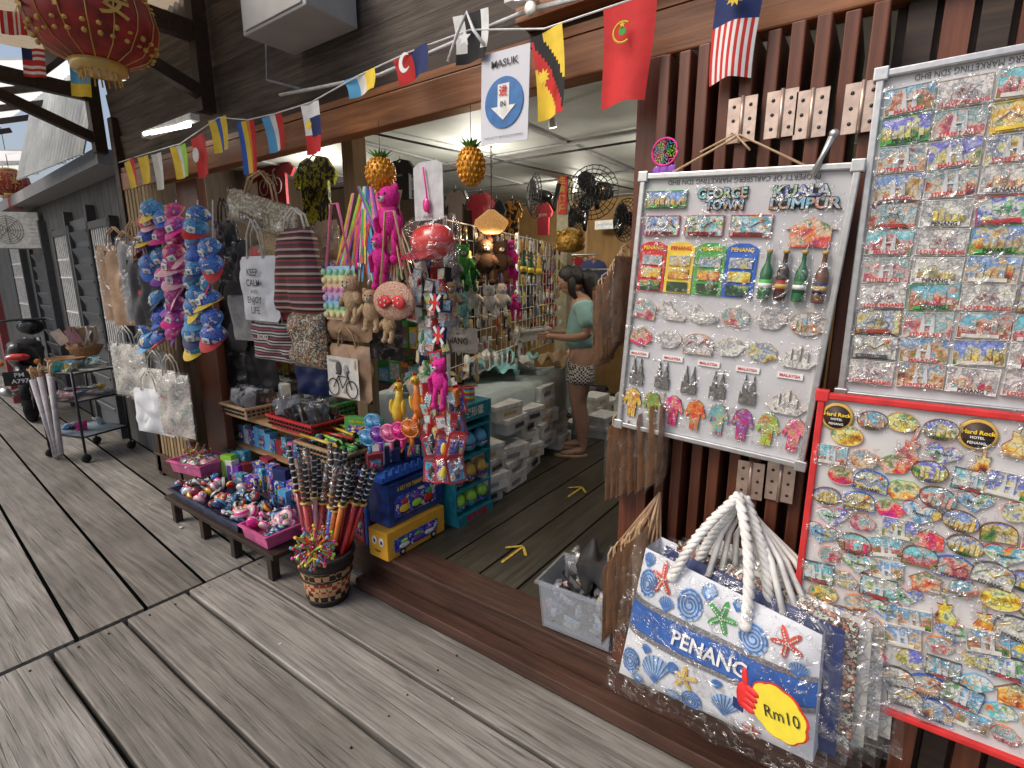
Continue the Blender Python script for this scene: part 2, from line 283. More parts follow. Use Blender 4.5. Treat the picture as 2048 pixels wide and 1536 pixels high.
# ================= SETTING =================
g=G(); g.add([(-300,-300,-1.2),(300,-300,-1.2),(300,300,-1.2),(-300,300,-1.2)],[(0,1,2,3)],mat('murky_water',(.03,.035,.03),r=.2,bp=.3,sc=2))
one('water','murky tidal water under the timber jetty','water',g,kind='structure')
g=G(); rows=[0,-.10]+[-.10-.29*i for i in range(1,22)]
nail=mat('rusty_nail_heads',(.03,.02,.015),r=.6,me=.5)
for i in range(len(rows)-1):
    a,b=rows[i],rows[i+1]; w=a-b-.017-R.uniform(0,.006); s0,s1=-2.932,4.2
    nseg=60; vs=[];fs=[]
    zt=R.uniform(-.003,.003)
    for k in range(nseg+1):
        x=s0+(s1-s0)*k/nseg; e0=.0035*noise.noise(Vector((x*2.6,i*7.1,0))); e1=.0035*noise.noise(Vector((x*2.6,i*7.1,9))); zc=zt+.002*noise.noise(Vector((x,i*3,4)))
        y0=(a+b)/2+w/2+e0; y1=(a+b)/2-w/2+e1
        vs+=[(x,y0,-.05),(x,y0,zc-.005),(x,y0-.006,zc),(x,y1+.006,zc),(x,y1,zc-.005),(x,y1,-.05)]
    for k in range(nseg):
        for j in range(5): fs.append((k*6+j,(k+1)*6+j,(k+1)*6+j+1,k*6+j+1))
    fs.append((0,1,2,3,4,5)); g.add(vs,fs,DECKM)
    for xx in(-2.87,-1.4,.1):
        for yy in(.3,.7): g.lathe([(.005,.0),(.004,.0045)],nail,8,T=TR((xx+R.uniform(-.01,.01),b+(a-b)*yy,0)))
aj=math.radians(3.7)
for i in range(-16,22):
    yy=.0-.29*i; a_,b_=yy-.009,yy-.29+.009
    def q(d,y_): return (-2.958-d*cos(aj),y_+d*sin(aj))
    p=[q(0,a_),q(0,b_),q(30,b_),q(30,a_)]
    if a_>.3: p[0]=q(3.2,a_); p[1]=q(3.2,b_)
    zt=R.uniform(-.003,.003)
    g.add([(x,y,zt) for x,y in p]+[(x,y,-.06) for x,y in p],[(0,1,2,3),(0,4,5,1),(3,2,6,7),(0,3,7,4)],DECKM)
one('boardwalk','weathered grey timber jetty boardwalk with dark gaps','boardwalk',g,kind='structure')
for i,(u,v) in enumerate([(362,1056),(560,1290),(300,1010),(905,1400)]):
    P=PZ(u,v,0); g=G(); s=[.03,.012,.015,.01][i]; g.sheet(lambda a,b:((a-.5)*s,(b-.5)*s*.7,.004+.006*noise.noise(Vector((a*3,b*3,i)))),5,4,c('offwhite'))
    one('paper_scrap','small crumpled white paper scrap on the boardwalk','litter',g,(P.x,P.y,.004),(0,0,i),'paper scraps on the boardwalk')
g=G()
for i in range(30):
    x=-5.05+i*.235+.117; g.box((x,2.3,.185),(.222,4.36,.03),FLOORM)
g.box((-1.5,2.3,.1),(7.1,4.4,.12),DKW)
one('shop_floor','dark green-brown plank floor of the open shop','floor',g,kind='structure')
g=G(); g.box((-1.5,.045,.115),(7.1,.15,.17),STEPW); g.box((-1.5,.05,.196),(7.1,.18,.02),STEPW)
g.box((.6,-.075,.035),(5.6,.085,.06),STEPW)
one('door_sill_step','dark red timber step below the shop opening','step',g,bev=.004)

# shop building
SH=bpy.data.objects.new('shop_house',None); COL.objects.link(SH); SH.location=(-1.5,0,.2)
tag(SH,'timber souvenir shop house with weatherboard front and open bay','shop building')
def sp_(name,g,label=None,bev=0):
    o=mk(name,g,(1.5,0,-.2),par=SH,bev=bev)
    if label: o['label']=label
    return o
g=G(); g.box((-1.75,.02,2.43),(6.6,.08,.13),BEAMW); sp_('fascia_beam',g,'varnished orange brown beam above opening',.006)
g=G(); g.box((-1.75,.06,2.54),(6.6,.1,.10),DKW); g.box((-1.75,-.0,2.515),(6.6,.03,.03),BEAMW); g.box((.2,-.02,2.60),(2.7,.1,.07),BEAMW); sp_('header_rail',g)
g=G()
for i in range(11):
    z=2.6+i*.16; g.box((-1.75,.03,z+.08),(6.7,.022,.175),WALLW,rot=(.09,0,0))
sp_('upper_wall',g,'grey weathered overlapping boards')
CEIL=mat('painted_ceiling_panels',(.42,.45,.42),r=.6,sc=3,nz=.18,bp=.02)
g=G(); g.box((-1.5,2.35,2.68),(7,4.6,.03),CEIL)
for i in range(6): g.box((-4.4+i*1.2,2.35,2.658),(.035,4.5,.012),c('grey'))
for j in range(4): g.box((-1.5,.6+j*1.2,2.654),(7,.035,.012),c('grey'))
sp_('ceiling',g)
g=G(); g.box((-1.5,4.5,1.45),(7.1,.06,2.5),PLY)
for i in range(6): g.box((-4.4+i*1.2,4.46,1.45),(.04,.02,2.5),c('tan'))
sp_('back_wall',g,'yellow plywood back wall with battens')
g=G(); g.box((-5.02,2.3,1.4),(.05,4.4,2.6),DPL); sp_('side_wall',g)
g=G(); g.box((1.9,2.3,1.4),(.05,4.4,2.6),DPL); sp_('side_wall',g)
def post(x,y,w,d,z0,z1,m,nm_='post'):
    g=G(); g.box((x,y,(z0+z1)/2),(w,d,z1-z0),m); sp_(nm_,g,bev=.004)
post(-4.08,.1,.32,.06,.2,2.37,REDW,'door_panel')
post(-.665,.03,.09,.1,.2,2.37,REDW)
post(-4.98,.02,.08,.1,0,2.9,DKW)
p_=PY(705,400,.35); post(p_.x,.38,.1,.1,.2,2.65,wood('pale_timber_post',(.3,.2,.11),(.45,.33,.2),2))
p_=PY(1130,400,3.0); post(p_.x,3.0,.13,.1,.2,2.65,mat('cream_post_paint',(.5,.45,.3),r=.5))
g=G()
for i in range(16):
    x=.0+i*.07; g.box((x,.03,1.3),(.055,.03,2.3),REDW if i%2 else DKW)
g.box((.55,.06,1.3),(1.2,.02,2.35),DKW); sp_('slatted_wall',g)
g=G()
for i in range(9): g.box((-4.9+i*.065,.0,1.2),(.045,.03,2.35),wood('bamboo_slats',(.25,.17,.08),(.45,.33,.18),2))
sp_('slat_screen',g,'pale vertical timber slats beside opening')

# folding shutter pack with hinges
HG=mat('brushed_nickel_hinge',(.60,.46,.38),r=.35,me=.75)
leafg=G(); leafg.box((0,.16,1.06),(.034,.34,2.12),REDW)
leaves=[]
for i in range(10):
    x=-.60+i*.058
    if i==0: o=one('folding_door_leaf','red-brown timber shutter leaf folded edge-on','door',leafg,(x,-.08,.22),(0,0,0),'folded shutter leaves of the shop front',bev=.004)
    else: o=dup(leaves[0],(x,-.08+R.uniform(-.012,.012),.22),(0,0,R.uniform(-.03,.03)))
    leaves.append(o)
hin=G(); hin.box((-.021,0,0),(.032,.004,.115),HG); hin.box((.021,0,0),(.032,.004,.115),HG); hin.tube([(0,-.002,-.06),(0,-.002,.06)],.0055,HG,8)
for sx in(-.024,.018):
    for k in range(3): hin.lathe([(.0045,0),(.0045,.001)],STEEL,8,T=TR((sx+.003,-.0025,-.035+.035*k),(pi/2,0,0)))
hin=hin.mesh('hinge')
for (u,v) in[(1483,240),(1562,228),(1622,228),(1722,215),(1500,960),(1560,965)]:
    p=PY(u,v,-.108); lf=min(leaves,key=lambda o:abs(o.location.x-p.x)); lf.rotation_euler=(0,0,0)
    mk('hinge',hin,(p.x-lf.location.x,-.108-lf.location.y,p.z-.22),par=lf)

# ================= DISPLAY BOARDS =================
def frame_board(name,label,M,w,h,face,rim,header=None):
    a=G(); a.box((0,.006,0),(w,.01,h),face)
    b=G(); t=.016
    for z in(-h/2,h/2): b.box((0,0,z),(w+t*2,.024,t),rim)
    for x in(-w/2,w/2): b.box((x,0,0),(t,.024,h-t),rim)
    for x in(-w/2,w/2):
        for z in(-h/2,h/2): b.box((x,-.002,z),(.03,.026,.03),rim)
    e=bpy.data.objects.new(name,None); COL.objects.link(e); e.matrix_world=M; tag(e,label,'display board')
    mk('backing_sheet',a,par=e); mk('frame',b,par=e,bev=.003)
    if header:
        t_=G(); t_.text(header,0,-.001,h/2-.018,.019,c('dgrey'),width=w*.72,rot=pi); mk('lettering',t_,par=e)
    return e
WBOARD=mat('white_board_sheet',(.56,.56,.58),r=.4,nz=.12,sc=6,bp=.1)
def wrap(g,w,h,y=-.016,sd=0):
    def fn(a,b):
        return ((a-.5)*w*1.12,y+.009*noise.noise(Vector((a*3+sd,b*3,sd*1.7)))+.012*max(0,abs(a-.5)*2-.8)+.010*max(0,abs(b-.5)*2-.8),(b-.5)*h*1.15)
    g.sheet(fn,6,5,CLR)
def magnet(shape,w,h,pm,bm,txt=None,wr_=True,sd=0):
    g=G()
    if shape=='rect': o=[(-w/2,-h/2),(w/2,-h/2),(w/2,h/2),(-w/2,h/2)]
    elif shape=='round': o=circ(w/2,20,0,0,h/2)
    elif shape=='arch': o=[(-w/2,-h/2),(w/2,-h/2)]+[(w/2*cos(a*pi/8),h*.05+h*.45*sin(a*pi/8)) for a in range(9)]
    elif shape=='house': o=[(-w*.4,-h/2),(w*.4,-h/2),(w*.4,h*.1),(w/2,h*.1),(0,h/2),(-w/2,h*.1),(-w*.4,h*.1)]
    elif shape=='heart': o=[(w*.5*(16*sin(t)**3)/16,h*.5*(13*cos(t)-5*cos(2*t)-2*cos(3*t)-cos(4*t))/15) for t in [2*pi*i/24 for i in range(24)]]
    elif shape=='guitar': o=[(x*w,z*h) for x,z in [(-.06,.5),(-.06,.05),(-.28,.08),(-.2,-.1),(-.42,-.3),(-.3,-.48),(0,-.5),(.3,-.48),(.42,-.3),(.2,-.1),(.28,.08),(.06,.05),(.06,.5)]]
    elif shape=='tower': o=[(x*w,z*h) for x,z in [(-.4,-.5),(.4,-.5),(.4,-.1),(.3,-.1),(.3,.1),(.22,.3),(.2,.5),(.17,.3),(.08,.1),(.08,-.1),(-.08,-.1),(-.08,.1),(-.17,.3),(-.2,.5),(-.22,.3),(-.3,.1),(-.3,-.1),(-.4,-.1)]]
    elif shape=='ship': o=[(x*w,z*h) for x,z in [(-.4,-.5),(.3,-.5),(.5,-.2),(.25,-.22),(.25,.2),(.12,.35),(.1,-.2),(.03,-.2),(.03,.5),(-.15,.3),(-.15,-.2),(-.22,-.2),(-.22,.3),(-.4,.1),(-.38,-.2),(-.5,-.22)]]
    elif shape=='shoe': o=[(x*w,z*h) for x,z in [(-.5,-.2),(-.2,-.45),(.4,-.4),(.5,-.2),(.2,.0),(.0,.1),(-.2,.45),(-.45,.4),(-.4,.1)]]
    elif shape=='coat': o=[(x*w,z*h) for x,z in [(-.2,-.5),(-.02,-.5),(0,-.25),(.02,-.5),(.2,-.5),(.25,.1),(.38,-.1),(.5,0),(.32,.4),(.1,.5),(-.1,.5),(-.32,.4),(-.5,0),(-.38,-.1),(-.25,.1)]]
    else:
        rr=random.Random(sd); o=[(w/2*cos(t)*rr.uniform(.72,1.05),h/2*sin(t)*rr.uniform(.72,1.05)) for t in [2*pi*i/14 for i in range(14)]]
    g.poly(o,-.007,.007,pm,side=bm)
    if shape in('rect','round','arch'):
        g.tube([(x*.97,-.0075,z*.97) for x,z in o]+[(o[0][0]*.97,-.0075,o[0][1]*.97)],.0012,bm,5)
        rr=random.Random(sd+40); k=sd%4
        if k==0:
            for j in range(6): hh=h*rr.uniform(.2,.55); g.box((-w*.33+j*w*.13,-.0085,-h*.3+hh/2),(w*.1,.004,hh),PR[(sd+j)%3])
        elif k==1: bike(g,0,-h*.12,w*.3,-.0095,c('dgrey') if pm!=PR[3] else c('dred'))
        elif k==2:
            g.tube([(-w*.4,-.008,-h*.1),(-w*.2,-.009,h*.15),(0,-.009,-h*.05),(w*.2,-.009,h*.2),(w*.4,-.008,-h*.1)],h*.04,PR[(sd+1)%3],5); g.sph((w*.25,-.008,h*.25),(h*.08,.003,h*.08),c('orange'),8,5)
        else:
            for s_ in(-1,1): g.poly([(s_*w*.1-w*.06,-h*.35),(s_*w*.1+w*.06,-h*.35),(s_*w*.1+w*.03,h*.2),(s_*w*.1,h*.42),(s_*w*.1-w*.03,h*.2)],-.0105,.004,c('lgrey'))
            g.box((0,-.0095,0),(w*.2,.003,h*.06),c('lgrey'))
    if shape=='rect': g.box((-w*.05,-.009,-h*.38),(w*.7,.005,h*.14),bm)
    if txt: g.text(txt,0,-.0125,-h*.38 if shape!='heart' else 0,h*.2,c('red') if sd%2 else c('black'),bold=.03)
    if wr_: wrap(g,w,h,-.018,sd=sd)
    return g.mesh('fridge_magnet')
def putb(E,me,name,x,z,label,cat,grp,rot=0,y=0,sc=1):
    M=E.matrix_world@TR((x,y,z),(0,rot,0),(sc,)*3)
    o=bpy.data.objects.new(name,me); COL.objects.link(o); o.matrix_world=M; return tag(o,label,cat,grp)
# right board
tl,bl=PY(1762,150,-.14),PY(1682,785,-.14)
bw=.46;bh=tl.z-bl.z
E2=frame_board('magnet_board','aluminium framed white board covered with rows of souvenir magnets',TR(((tl.x+bl.x)/2+bw/2,-.14,(tl.z+bl.z)/2),(0,-.005,0)),bw,bh,WBOARD,MET,'PROPERTY OF CARLSBERG MARKETING SDN BHD')
rml=[(0,'offwhite',None),(1,'brown','PENANG'),(2,'yellow',None),(0,'lgrey','MALAYSIA'),(3,'white','PENANG'),(4,'red','MALAYSIA'),(3,'dgrey',None),(1,'offwhite','STREET ART'),(0,'green','PENANG'),(3,'offwhite','I LOVE PENANG')]
rm=[magnet('rect',.092,.060,PR[a],c(b),t,True,i) for i,(a,b,t) in enumerate(rml)]
RL=['landscape magnet with cream edge','street scene magnet reading PENANG','warm coloured food magnet','landscape magnet reading MALAYSIA','pale sketch magnet reading PENANG','colourful red edged city magnet','grey relief magnet','painted street art magnet','green landscape magnet reading PENANG','pale bicycle magnet reading PENANG']
for r_ in range(11):
    for q_ in range(4):
        x=-bw/2+.06+q_*.0965+R.uniform(-.002,.002); z=bh/2-.066-r_*(bh-.09)/10.6+R.uniform(-.002,.002)
        k=R.randrange(10) if r_<5 else R.choice([0,1,3,4,6,8,9,9,7])
        putb(E2,rm[k],'fridge_magnet',x,z,'rectangular '+RL[k]+' in clear sleeve','magnet','rectangular magnets on the framed board',R.uniform(-.05,.05))
# middle board
tl,tr_,bl,br=PY(1283,352,-.17),PY(1708,336,-.17),PY(1243,865,-.17),PY(1612,910,-.17)
bw=((tr_.x-tl.x)+(br.x-bl.x))/2; bh=((tl.z-bl.z)+(tr_.z-br.z))/2; cc=(tl+tr_+bl+br)/4
tilt=math.atan2(tl.z-tr_.z,tr_.x-tl.x)
E1=frame_board('keychain_board','aluminium framed board hung with souvenir magnets and keychains',TR((cc.x,-.17,cc.z),(0,tilt*.8,0)),bw,bh,WBOARD,MET,'PROPERTY OF CARLSBERG MARKETING SDN BHD')
def pb(me,s,t,label,grp,name='fridge_magnet',cat='magnet',rot=0,sc=1): 
    return putb(E1,me,name,-bw/2+s*bw,bh/2-t*bh,label,cat,grp,rot,sc=sc)
for nm2,s in(('GEORGE',.43),('KUALA',.79)):
    for k,l in enumerate((nm2,'TOWN' if nm2=='GEORGE' else 'LUMPUR')):
        g=G(); W_=.13 if l in('GEORGE','KUALA') else (.10 if l=='TOWN' else .16); g.text(l,0,-.004,0,.036,c('black'),width=W_*1.04,bold=.09); g.text(l,0,-.008,0,.036,PR[4 if k==0 else 0],width=W_,bold=.035); g.box((0,-.0015,0),(W_*.9,.003,.016),c('black')); wrap(g,W_,.04,-.02,k)
        pb(g.mesh('letter_magnet'),s+(.02 if k else 0),.070+k*.040,'cut-out letter magnet reading '+l,'letter magnets on the framed board','letter_magnet')
BM=[magnet('rect',.12,.048,PR[0],c('green'),'MALAYSIA',True,4),magnet('rect',.105,.056,PR[4],c('red'),'I LOVE PENANG',True,2),magnet('house',.115,.075,PR[2],c('brown'),None,True,1)]
pb(BM[0],.14,.085,'long green landscape magnet in clear sleeve','magnets on the keychain board')
for s in(.13,.36,.59): pb(BM[1],s,.18,'I love city picture magnet in clear sleeve','magnets on the keychain board')
pb(BM[2],.86,.20,'brown wooden house shaped magnet','magnets on the keychain board')
for s,cl in((.10,'red'),(.255,'yellow'),(.415,'green'),(.57,'blue')):
    g=G(); w_,h_=.080,.145; o=[(-w_/2,-h_/2),(w_/2,-h_/2),(w_/2,h_*.42),(w_*.2,h_*.5),(-w_*.2,h_*.5),(-w_/2,h_*.42)]
    g.poly(o,-.004,.004,c(cl)); g.text('PENANG',0,-.006,h_*.38,.015,c('yellow' if cl!='yellow' else 'red'),bold=.03)
    for k in range(3): g.poly([(-.030,.02-k*.037-.014),(.030,.02-k*.037-.014),(.030,.02-k*.037+.014),(-.030,.02-k*.037+.014)],-.008,.004,PR[(k+1)%3])
    wrap(g,w_,h_,-.017,7); pb(g.mesh('magnet_pack'),s,.335,cl+' carded pack of three small magnets in clear film','carded magnet packs','magnet_pack')
for i,s in enumerate((.70,.775,.855,.94)):
    bc=['dgreen','dbrown','dgreen','brown'][i]
    g=G(); T=TR((0,-.015,0),(0,0,0),(1.2,1.2,1.15)); g.lathe([(.002,-.055),(.012,-.055),(.013,-.05),(.013,0),(.0125,.01),(.005,.028),(.0045,.05),(.006,.051),(.006,.056),(.003,.057)],g_(bc),14,T=T)
    g.lathe([(.0134,-.035),(.0134,-.01)],c(['green','dred','dgreen','navy'][i]),14,T=T); g.lathe([(.0137,-.028),(.0137,-.018)],c(['white','gold','white','gold'][i]),14,T=T); g.lathe([(.0065,.05),(.0065,.057)],c('gold'),12,T=T)
    g.tube([(0,-.01,.065),(.004,-.01,.078),(0,-.01,.088)],.001,MET,5); wrap(g,.036,.15,-.038,i)
    pb(g.mesh('bottle_opener'),s,.345,'miniature '+('green' if 'green' in bc else 'brown')+' bottle shaped opener in clear sleeve','bottle shaped openers','bottle_opener','bottle opener')
BS={s_:[magnet(s_,.085,.062,PR[j],c('tan'),None,True,j+k_) for j in(1,3,2)] for k_,s_ in enumerate(('shoe','round','blob','arch','ship','house'))}
row4=['house','shoe','shoe','blob','blob','round']; row5=['heart2','blob','arch','blob','blob','ship']
for i,k in enumerate(row4): pb(BS[k][[0,1,1,0,1,1][i]],.09+i*.165,.50,{'blob':'animal'}.get(k,k)+' shaped resin keychain in clear sleeve','resin keychains on the board','resin_keychain','keychain',R.uniform(-.1,.1))
for i,k in enumerate(row5): pb(BS.get(k,BS['blob'])[[2,1,1,1,0,1][i]],.08+i*.165,.615,'small resin souvenir keychain in clear sleeve','resin keychains on the board','resin_keychain','keychain',R.uniform(-.1,.1))
tw=magnet('tower',.055,.085,mat('pewter',(.25,.24,.23),r=.3,me=.75,bp=.3,sc=90),c('dgrey'),None,True,2)
tgm=G(); tgm.box((0,-.003,.045),(.062,.003,.016),c('white')); tgm.text('MALAYSIA',0,-.006,.045,.011,c('red'),bold=.02); tgm=tgm.mesh('header_card')
for i in range(6):
    if i<5: pb(tw,.08+i*.155,.76,'pewter twin tower keychain on white header card','twin tower keychains','tower_keychain','keychain')
    else: pb(BS['ship'][1],.89,.78,'pewter sailing ship magnet','magnets on the keychain board',sc=1.1)
for i in range(5): pb(tgm,.08+i*.2,.745,'white header card reading MALAYSIA','header cards','header_card','card')
for i in range(8):
    cl=['yellow','green','hot','orange','cyan','purple','lime','pink'][i]
    me=magnet('coat',.062,.092,pmat('batik_'+cl,[PAL[cl],PAL['gold'],PAL[cl],PAL['red'],PAL[cl]],50,.3,hv=0),c('dgrey'),None,True,i)
    pb(me,.07+i*.125,.895,en(cl)+' miniature costume keychain in clear sleeve','miniature costume keychains','costume_keychain','keychain',R.uniform(-.05,.05))
g=G(); a,b,d=PY(1345,345,-.17),PY(1480,270,-.12),PY(1612,332,-.17)
g.tube([a,b,d],.0035,c('tan'),6); g.tube([PY(1400,305,-.14),PY(1470,268,-.13),PY(1500,300,-.16)],.003,c('tan'),6)
one('twine','tan twine tied over a hinge holding the framed board','twine',g)
# lower right board
tl=PY(1645,790,-.2); zb=.60; bw3=.56; bh3=tl.z-zb
E3=frame_board('magnet_sheet','white sheet with red border covered in assorted fridge magnets',TR((tl.x+bw3/2,-.21,(tl.z+zb)/2),(-.03,0,0)),bw3,bh3,mat('white_magnet_sheet',(.62,.61,.61),r=.45,nz=.08,sc=5),c('red'))
SHP=['round','round','arch','rect','blob','blob','heart','rect','house','blob','arch','guitar','blob','arch']
lib=[magnet(s_,.074 if s_!='guitar' else .056,.055 if s_!='guitar' else .096,PR[[0,2,1,4,0,2,4,0,2,4,3,2,1,0][i]],c(['brown','tan','blue','dgrey','gold','green','red','offwhite','brown','sky','dgrey','dred','orange','brown'][i]),['Penang',None,'PENANG','Malaysia',None,None,'Penang',None,None,None,'PENANG',None,None,None][i],i%4!=1,i) for i,s_ in enumerate(SHP)]
LB=['round scenic souvenir magnet','round crest souvenir magnet','arched city scene magnet','rectangular souvenir magnet','irregular scenic resin magnet','fruit coloured resin magnet','heart shaped city magnet','rectangular landscape magnet','little house shaped magnet','yellow and blue resin magnet','grey arched sketch magnet','red guitar shaped magnet','brown resin vehicle magnet','arched bridge scene magnet']
hr=G(); hr.lathe([(.036,0),(.036,.006),(.032,.008)],[c('brown'),c('gold')],24,T=TR((0,0,0),(pi/2,0,0))); hr.lathe([(.029,0),(.029,.0095)],c('dbrown'),24,T=TR((0,0,0),(pi/2,0,0))); hr.text('Hard Rock',0,-.0115,.006,.013,c('yellow'),bold=.03); hr.text('HOTEL',0,-.0115,-.006,.008,c('white'),bold=.02); hr.text('PENANG',0,-.0115,-.018,.008,c('white'),bold=.02); hr=hr.mesh('crest_magnet')
for r_ in range(14):
    for q_ in range(8):
        x=-bw3/2+.04+q_*.066+R.uniform(-.007,.007)+(.02 if r_%2 else 0); z=bh3/2-.045-r_*.054+R.uniform(-.006,.006)
        if x>bw3/2-.03 or abs(z)>bh3/2-.02: continue
        if r_==1 and q_ in(1,5): continue
        if (r_,q_) in((0,0),(0,4)): putb(E3,hr,'fridge_magnet',x,z,'round brown crest magnet reading Hard Rock Hotel Penang','magnet','assorted magnets on the white sheet'); continue
        k=R.randrange(14)
        if r_<2: k=[0,1,6,11,1,11][R.randrange(6)]
        putb(E3,lib[k],'fridge_magnet',x,z,LB[k]+' on white sheet','magnet','assorted magnets on the white sheet',R.uniform(-.2,.2),y=-.002*(q_%2),sc=R.uniform(.85,1.05))

# ================= PENANG TOTE =================
UL,UR,LL,LR=PY(1292,1095,-.30),PY(1645,1270,-.36),PY(1238,1345,-.31),PY(1625,1525,-.42)
nrm=((UR-UL).cross(LL-UL)).normalized()
if nrm.y>0: nrm=-nrm
def bagmap(q,ex=0):
    s,t=q.x,q.z; e=max(0,(1-(2*s-1)**4))*max(0,(1-(2*t-1)**4))
    P=(LL*(1-s)+LR*s)*(1-t)+(UL*(1-s)+UR*s)*t
    return P+nrm*(.035*e**.6-q.y+.010*noise.noise(Vector((s*3.5,t*3.5,1)))*e)
BWc=mat('white_canvas',(.68,.70,.74),r=.75,nz=.08,sc=12,bp=.15)
g=G(); g.sheet(lambda a,b:(a,0,b),20,16,BWc); g.sheet(lambda a,b:(a,.10,b),4,4,BWc)
g.sheet(lambda a,b:(a*.0,b*.10,a),8,2,BWc); g.sheet(lambda a,b:(1,b*.10,a),8,2,BWc); g.sheet(lambda a,b:(a,b*.10,0),8,2,BWc)
g.map(bagmap)
d=G()
def band(z0,z1,m,y=-.002): d.sheet(lambda a,b:(a*.998+.001,y,z0+b*(z1-z0)),20,3,m)
band(.40,.67,c('dgrey')); band(.44,.63,mat('royal_blue_band',(.03,.12,.42),r=.6,nz=.12),-.004)
gl=mat('silver_glitter_band',(.3,.3,.33),r=.3,me=.5,nz=.6,sc=250); band(.395,.437,gl,-.0045); band(.633,.675,gl,-.0045)
asp=.62
def shp(pts,m,y=-.004): d.add([(p[0],y,p[1]) for p in pts],[tuple(range(len(pts)))],m)
def sf(cx,cz,r,m,ph):
    pts=[]
    for i in range(40):
        a=ph+2*pi*i/40; rr=r*(.30+.70*(cos(2.5*(a-ph))**2)**1.3)
        pts.append((cx+rr*cos(a)*asp*1.1,cz+rr*sin(a)))
    n=len(pts)
    for i in range(n): d.add([(cx,-.007,cz),(pts[i][0],-.005,pts[i][1]),(pts[(i+1)%n][0],-.005,pts[(i+1)%n][1])],[(0,1,2)],m)
    for k in range(5):
        for j in range(5): a=ph+2*pi*k/5; rr=r*(.1+.15*j); shp([(cx+rr*cos(a)*asp*1.1+x*asp,cz+rr*sin(a)+z) for x,z in circ(.007,6)],c('offwhite'),-.009)
def ring(cx,cz,r,m,th=.008,n=20,turn=1.0,a0=0,y=-.006):
    N_=int(n*turn)
    for i in range(N_):
        a=a0+2*pi*i/n; b=a0+2*pi*(i+1)/n; r1=r*(1-.8*i/max(1,N_)) if turn>1 else r; r2=r*(1-.8*(i+1)/max(1,N_)) if turn>1 else r
        d.add([(cx+r1*cos(a)*asp,y,cz+r1*sin(a)),(cx+r2*cos(b)*asp,y,cz+r2*sin(b)),(cx+(r2-th*1.3)*cos(b)*asp,y,cz+(r2-th*1.3)*sin(b)),(cx+(r1-th*1.3)*cos(a)*asp,y,cz+(r1-th*1.3)*sin(a))],[(0,1,2,3)],m)
BL=mat('shell_blue_ink',(.06,.17,.45),r=.75,nz=.3); BL2=mat('shell_pale_blue_ink',(.34,.48,.68),r=.75,nz=.35)
for cx_,cz_,r in[(.08,.80,.10),(.35,.80,.12),(.70,.78,.12),(.07,.18,.10),(.45,.10,.09),(.33,.30,.05)]:
    shp([(cx_+x*r*asp,cz_+z*r) for x,z in circ(1,18)],BL2,-.0045); ring(cx_,cz_,r,BL,.008,18,3.4)
    for k in range(12): a=k*pi/6; ring(cx_+r*.86*cos(a)*asp,cz_+r*.86*sin(a),.010,BL,.004,8)
for cx_,cz_,r,ph in[(.22,.73,.06,0),(.44,.94,.06,.3),(.24,.22,.12,.5),(.62,.20,.09,.2),(.92,.70,.06,0),(.86,.30,.08,0),(.05,.95,.05,0),(.35,.06,.06,0),(.16,.34,.04,0),(.57,.34,.04,.4),(.60,.95,.04,0),(.13,.06,.05,0)]:
    fan=[(cx_,cz_-r)]+[(cx_+asp*r*1.2*cos(a),cz_+r*sin(a)*.9) for a in[ph+pi*i/10 for i in range(11)]]
    shp(fan,BL2,-.0045)
    for a in[ph+pi*i/9 for i in range(10)]: d.add([(cx_-.002,-.006,cz_-r),(cx_+.002,-.006,cz_-r),(cx_+asp*r*1.2*cos(a)+.0025,-.006,cz_+r*.9*sin(a)),(cx_+asp*r*1.2*cos(a)-.004,-.006,cz_+r*.9*sin(a))],[(0,1,2,3)],BL)
SR=mat('starfish_red_ink',(.6,.08,.05),r=.75,nz=.3); SG=mat('starfish_green_ink',(.06,.33,.08),r=.75,nz=.3); SY=mat('starfish_yellow_ink',(.75,.5,.08),r=.75,nz=.3)
sf(.17,.88,.12,SR,.5); sf(.53,.82,.13,SG,.1); sf(.86,.86,.12,SR,.8); sf(.40,.26,.11,SY,.3); sf(.75,.08,.07,SR,.3)
d.text('PENANG',.50,-.012,.535,.15,c('white'),width=.40,bold=.02)
d.map(bagmap)
hd=G()
for k,(s0,s1,off) in enumerate([(.22,.66,0),(.28,.72,.05)]):
    A=bagmap(Vector((s0,-.01+off*2,.93))); B=bagmap(Vector((s1,-.01+off*2,.86))); T_=PY(1478+k*14,990+k*6,-.22+.03*k)
    pts=[]
    for i in range(33):
        t=i/32
        if t<.5: q=t*2; P=A.lerp(T_,q)+Vector((-.012*sin(pi*q),-.02*sin(pi*q),.01*sin(pi*q)))
        else: q=t*2-1; P=T_.lerp(B,q)+Vector((.02*sin(pi*q),-.02*sin(pi*q),.01*sin(pi*q)))
        pts.append(P)
    pts[16]=T_+Vector((0,-.01,.004))
    for st in range(3):
        tp=[]
        for i in range(97):
            f=i/96*32; j=min(31,int(f)); P=pts[j].lerp(pts[j+1],f-j); an=i*.62+st*2*pi/3
            tp.append(P+Vector((cos(an)*.0075,sin(an)*.0075,0)))
        hd.tube(tp,.0085,c('rope'),6)
    for P in(A,B): hd.sph(P,.016,c('rope'))
sl=G(); sl.sheet(lambda a,b:(a*1.12-.06,-.03-.03*noise.noise(Vector((a*6,b*6,2))),b*1.16-.12),22,18,CLR); sl.map(bagmap)
thing('tote_bag','white canvas seashell tote reading PENANG with twisted rope handles','bag',[('bag_body',g),('printed_pattern',d),('rope_handle',hd),('plastic_sleeve',sl)])
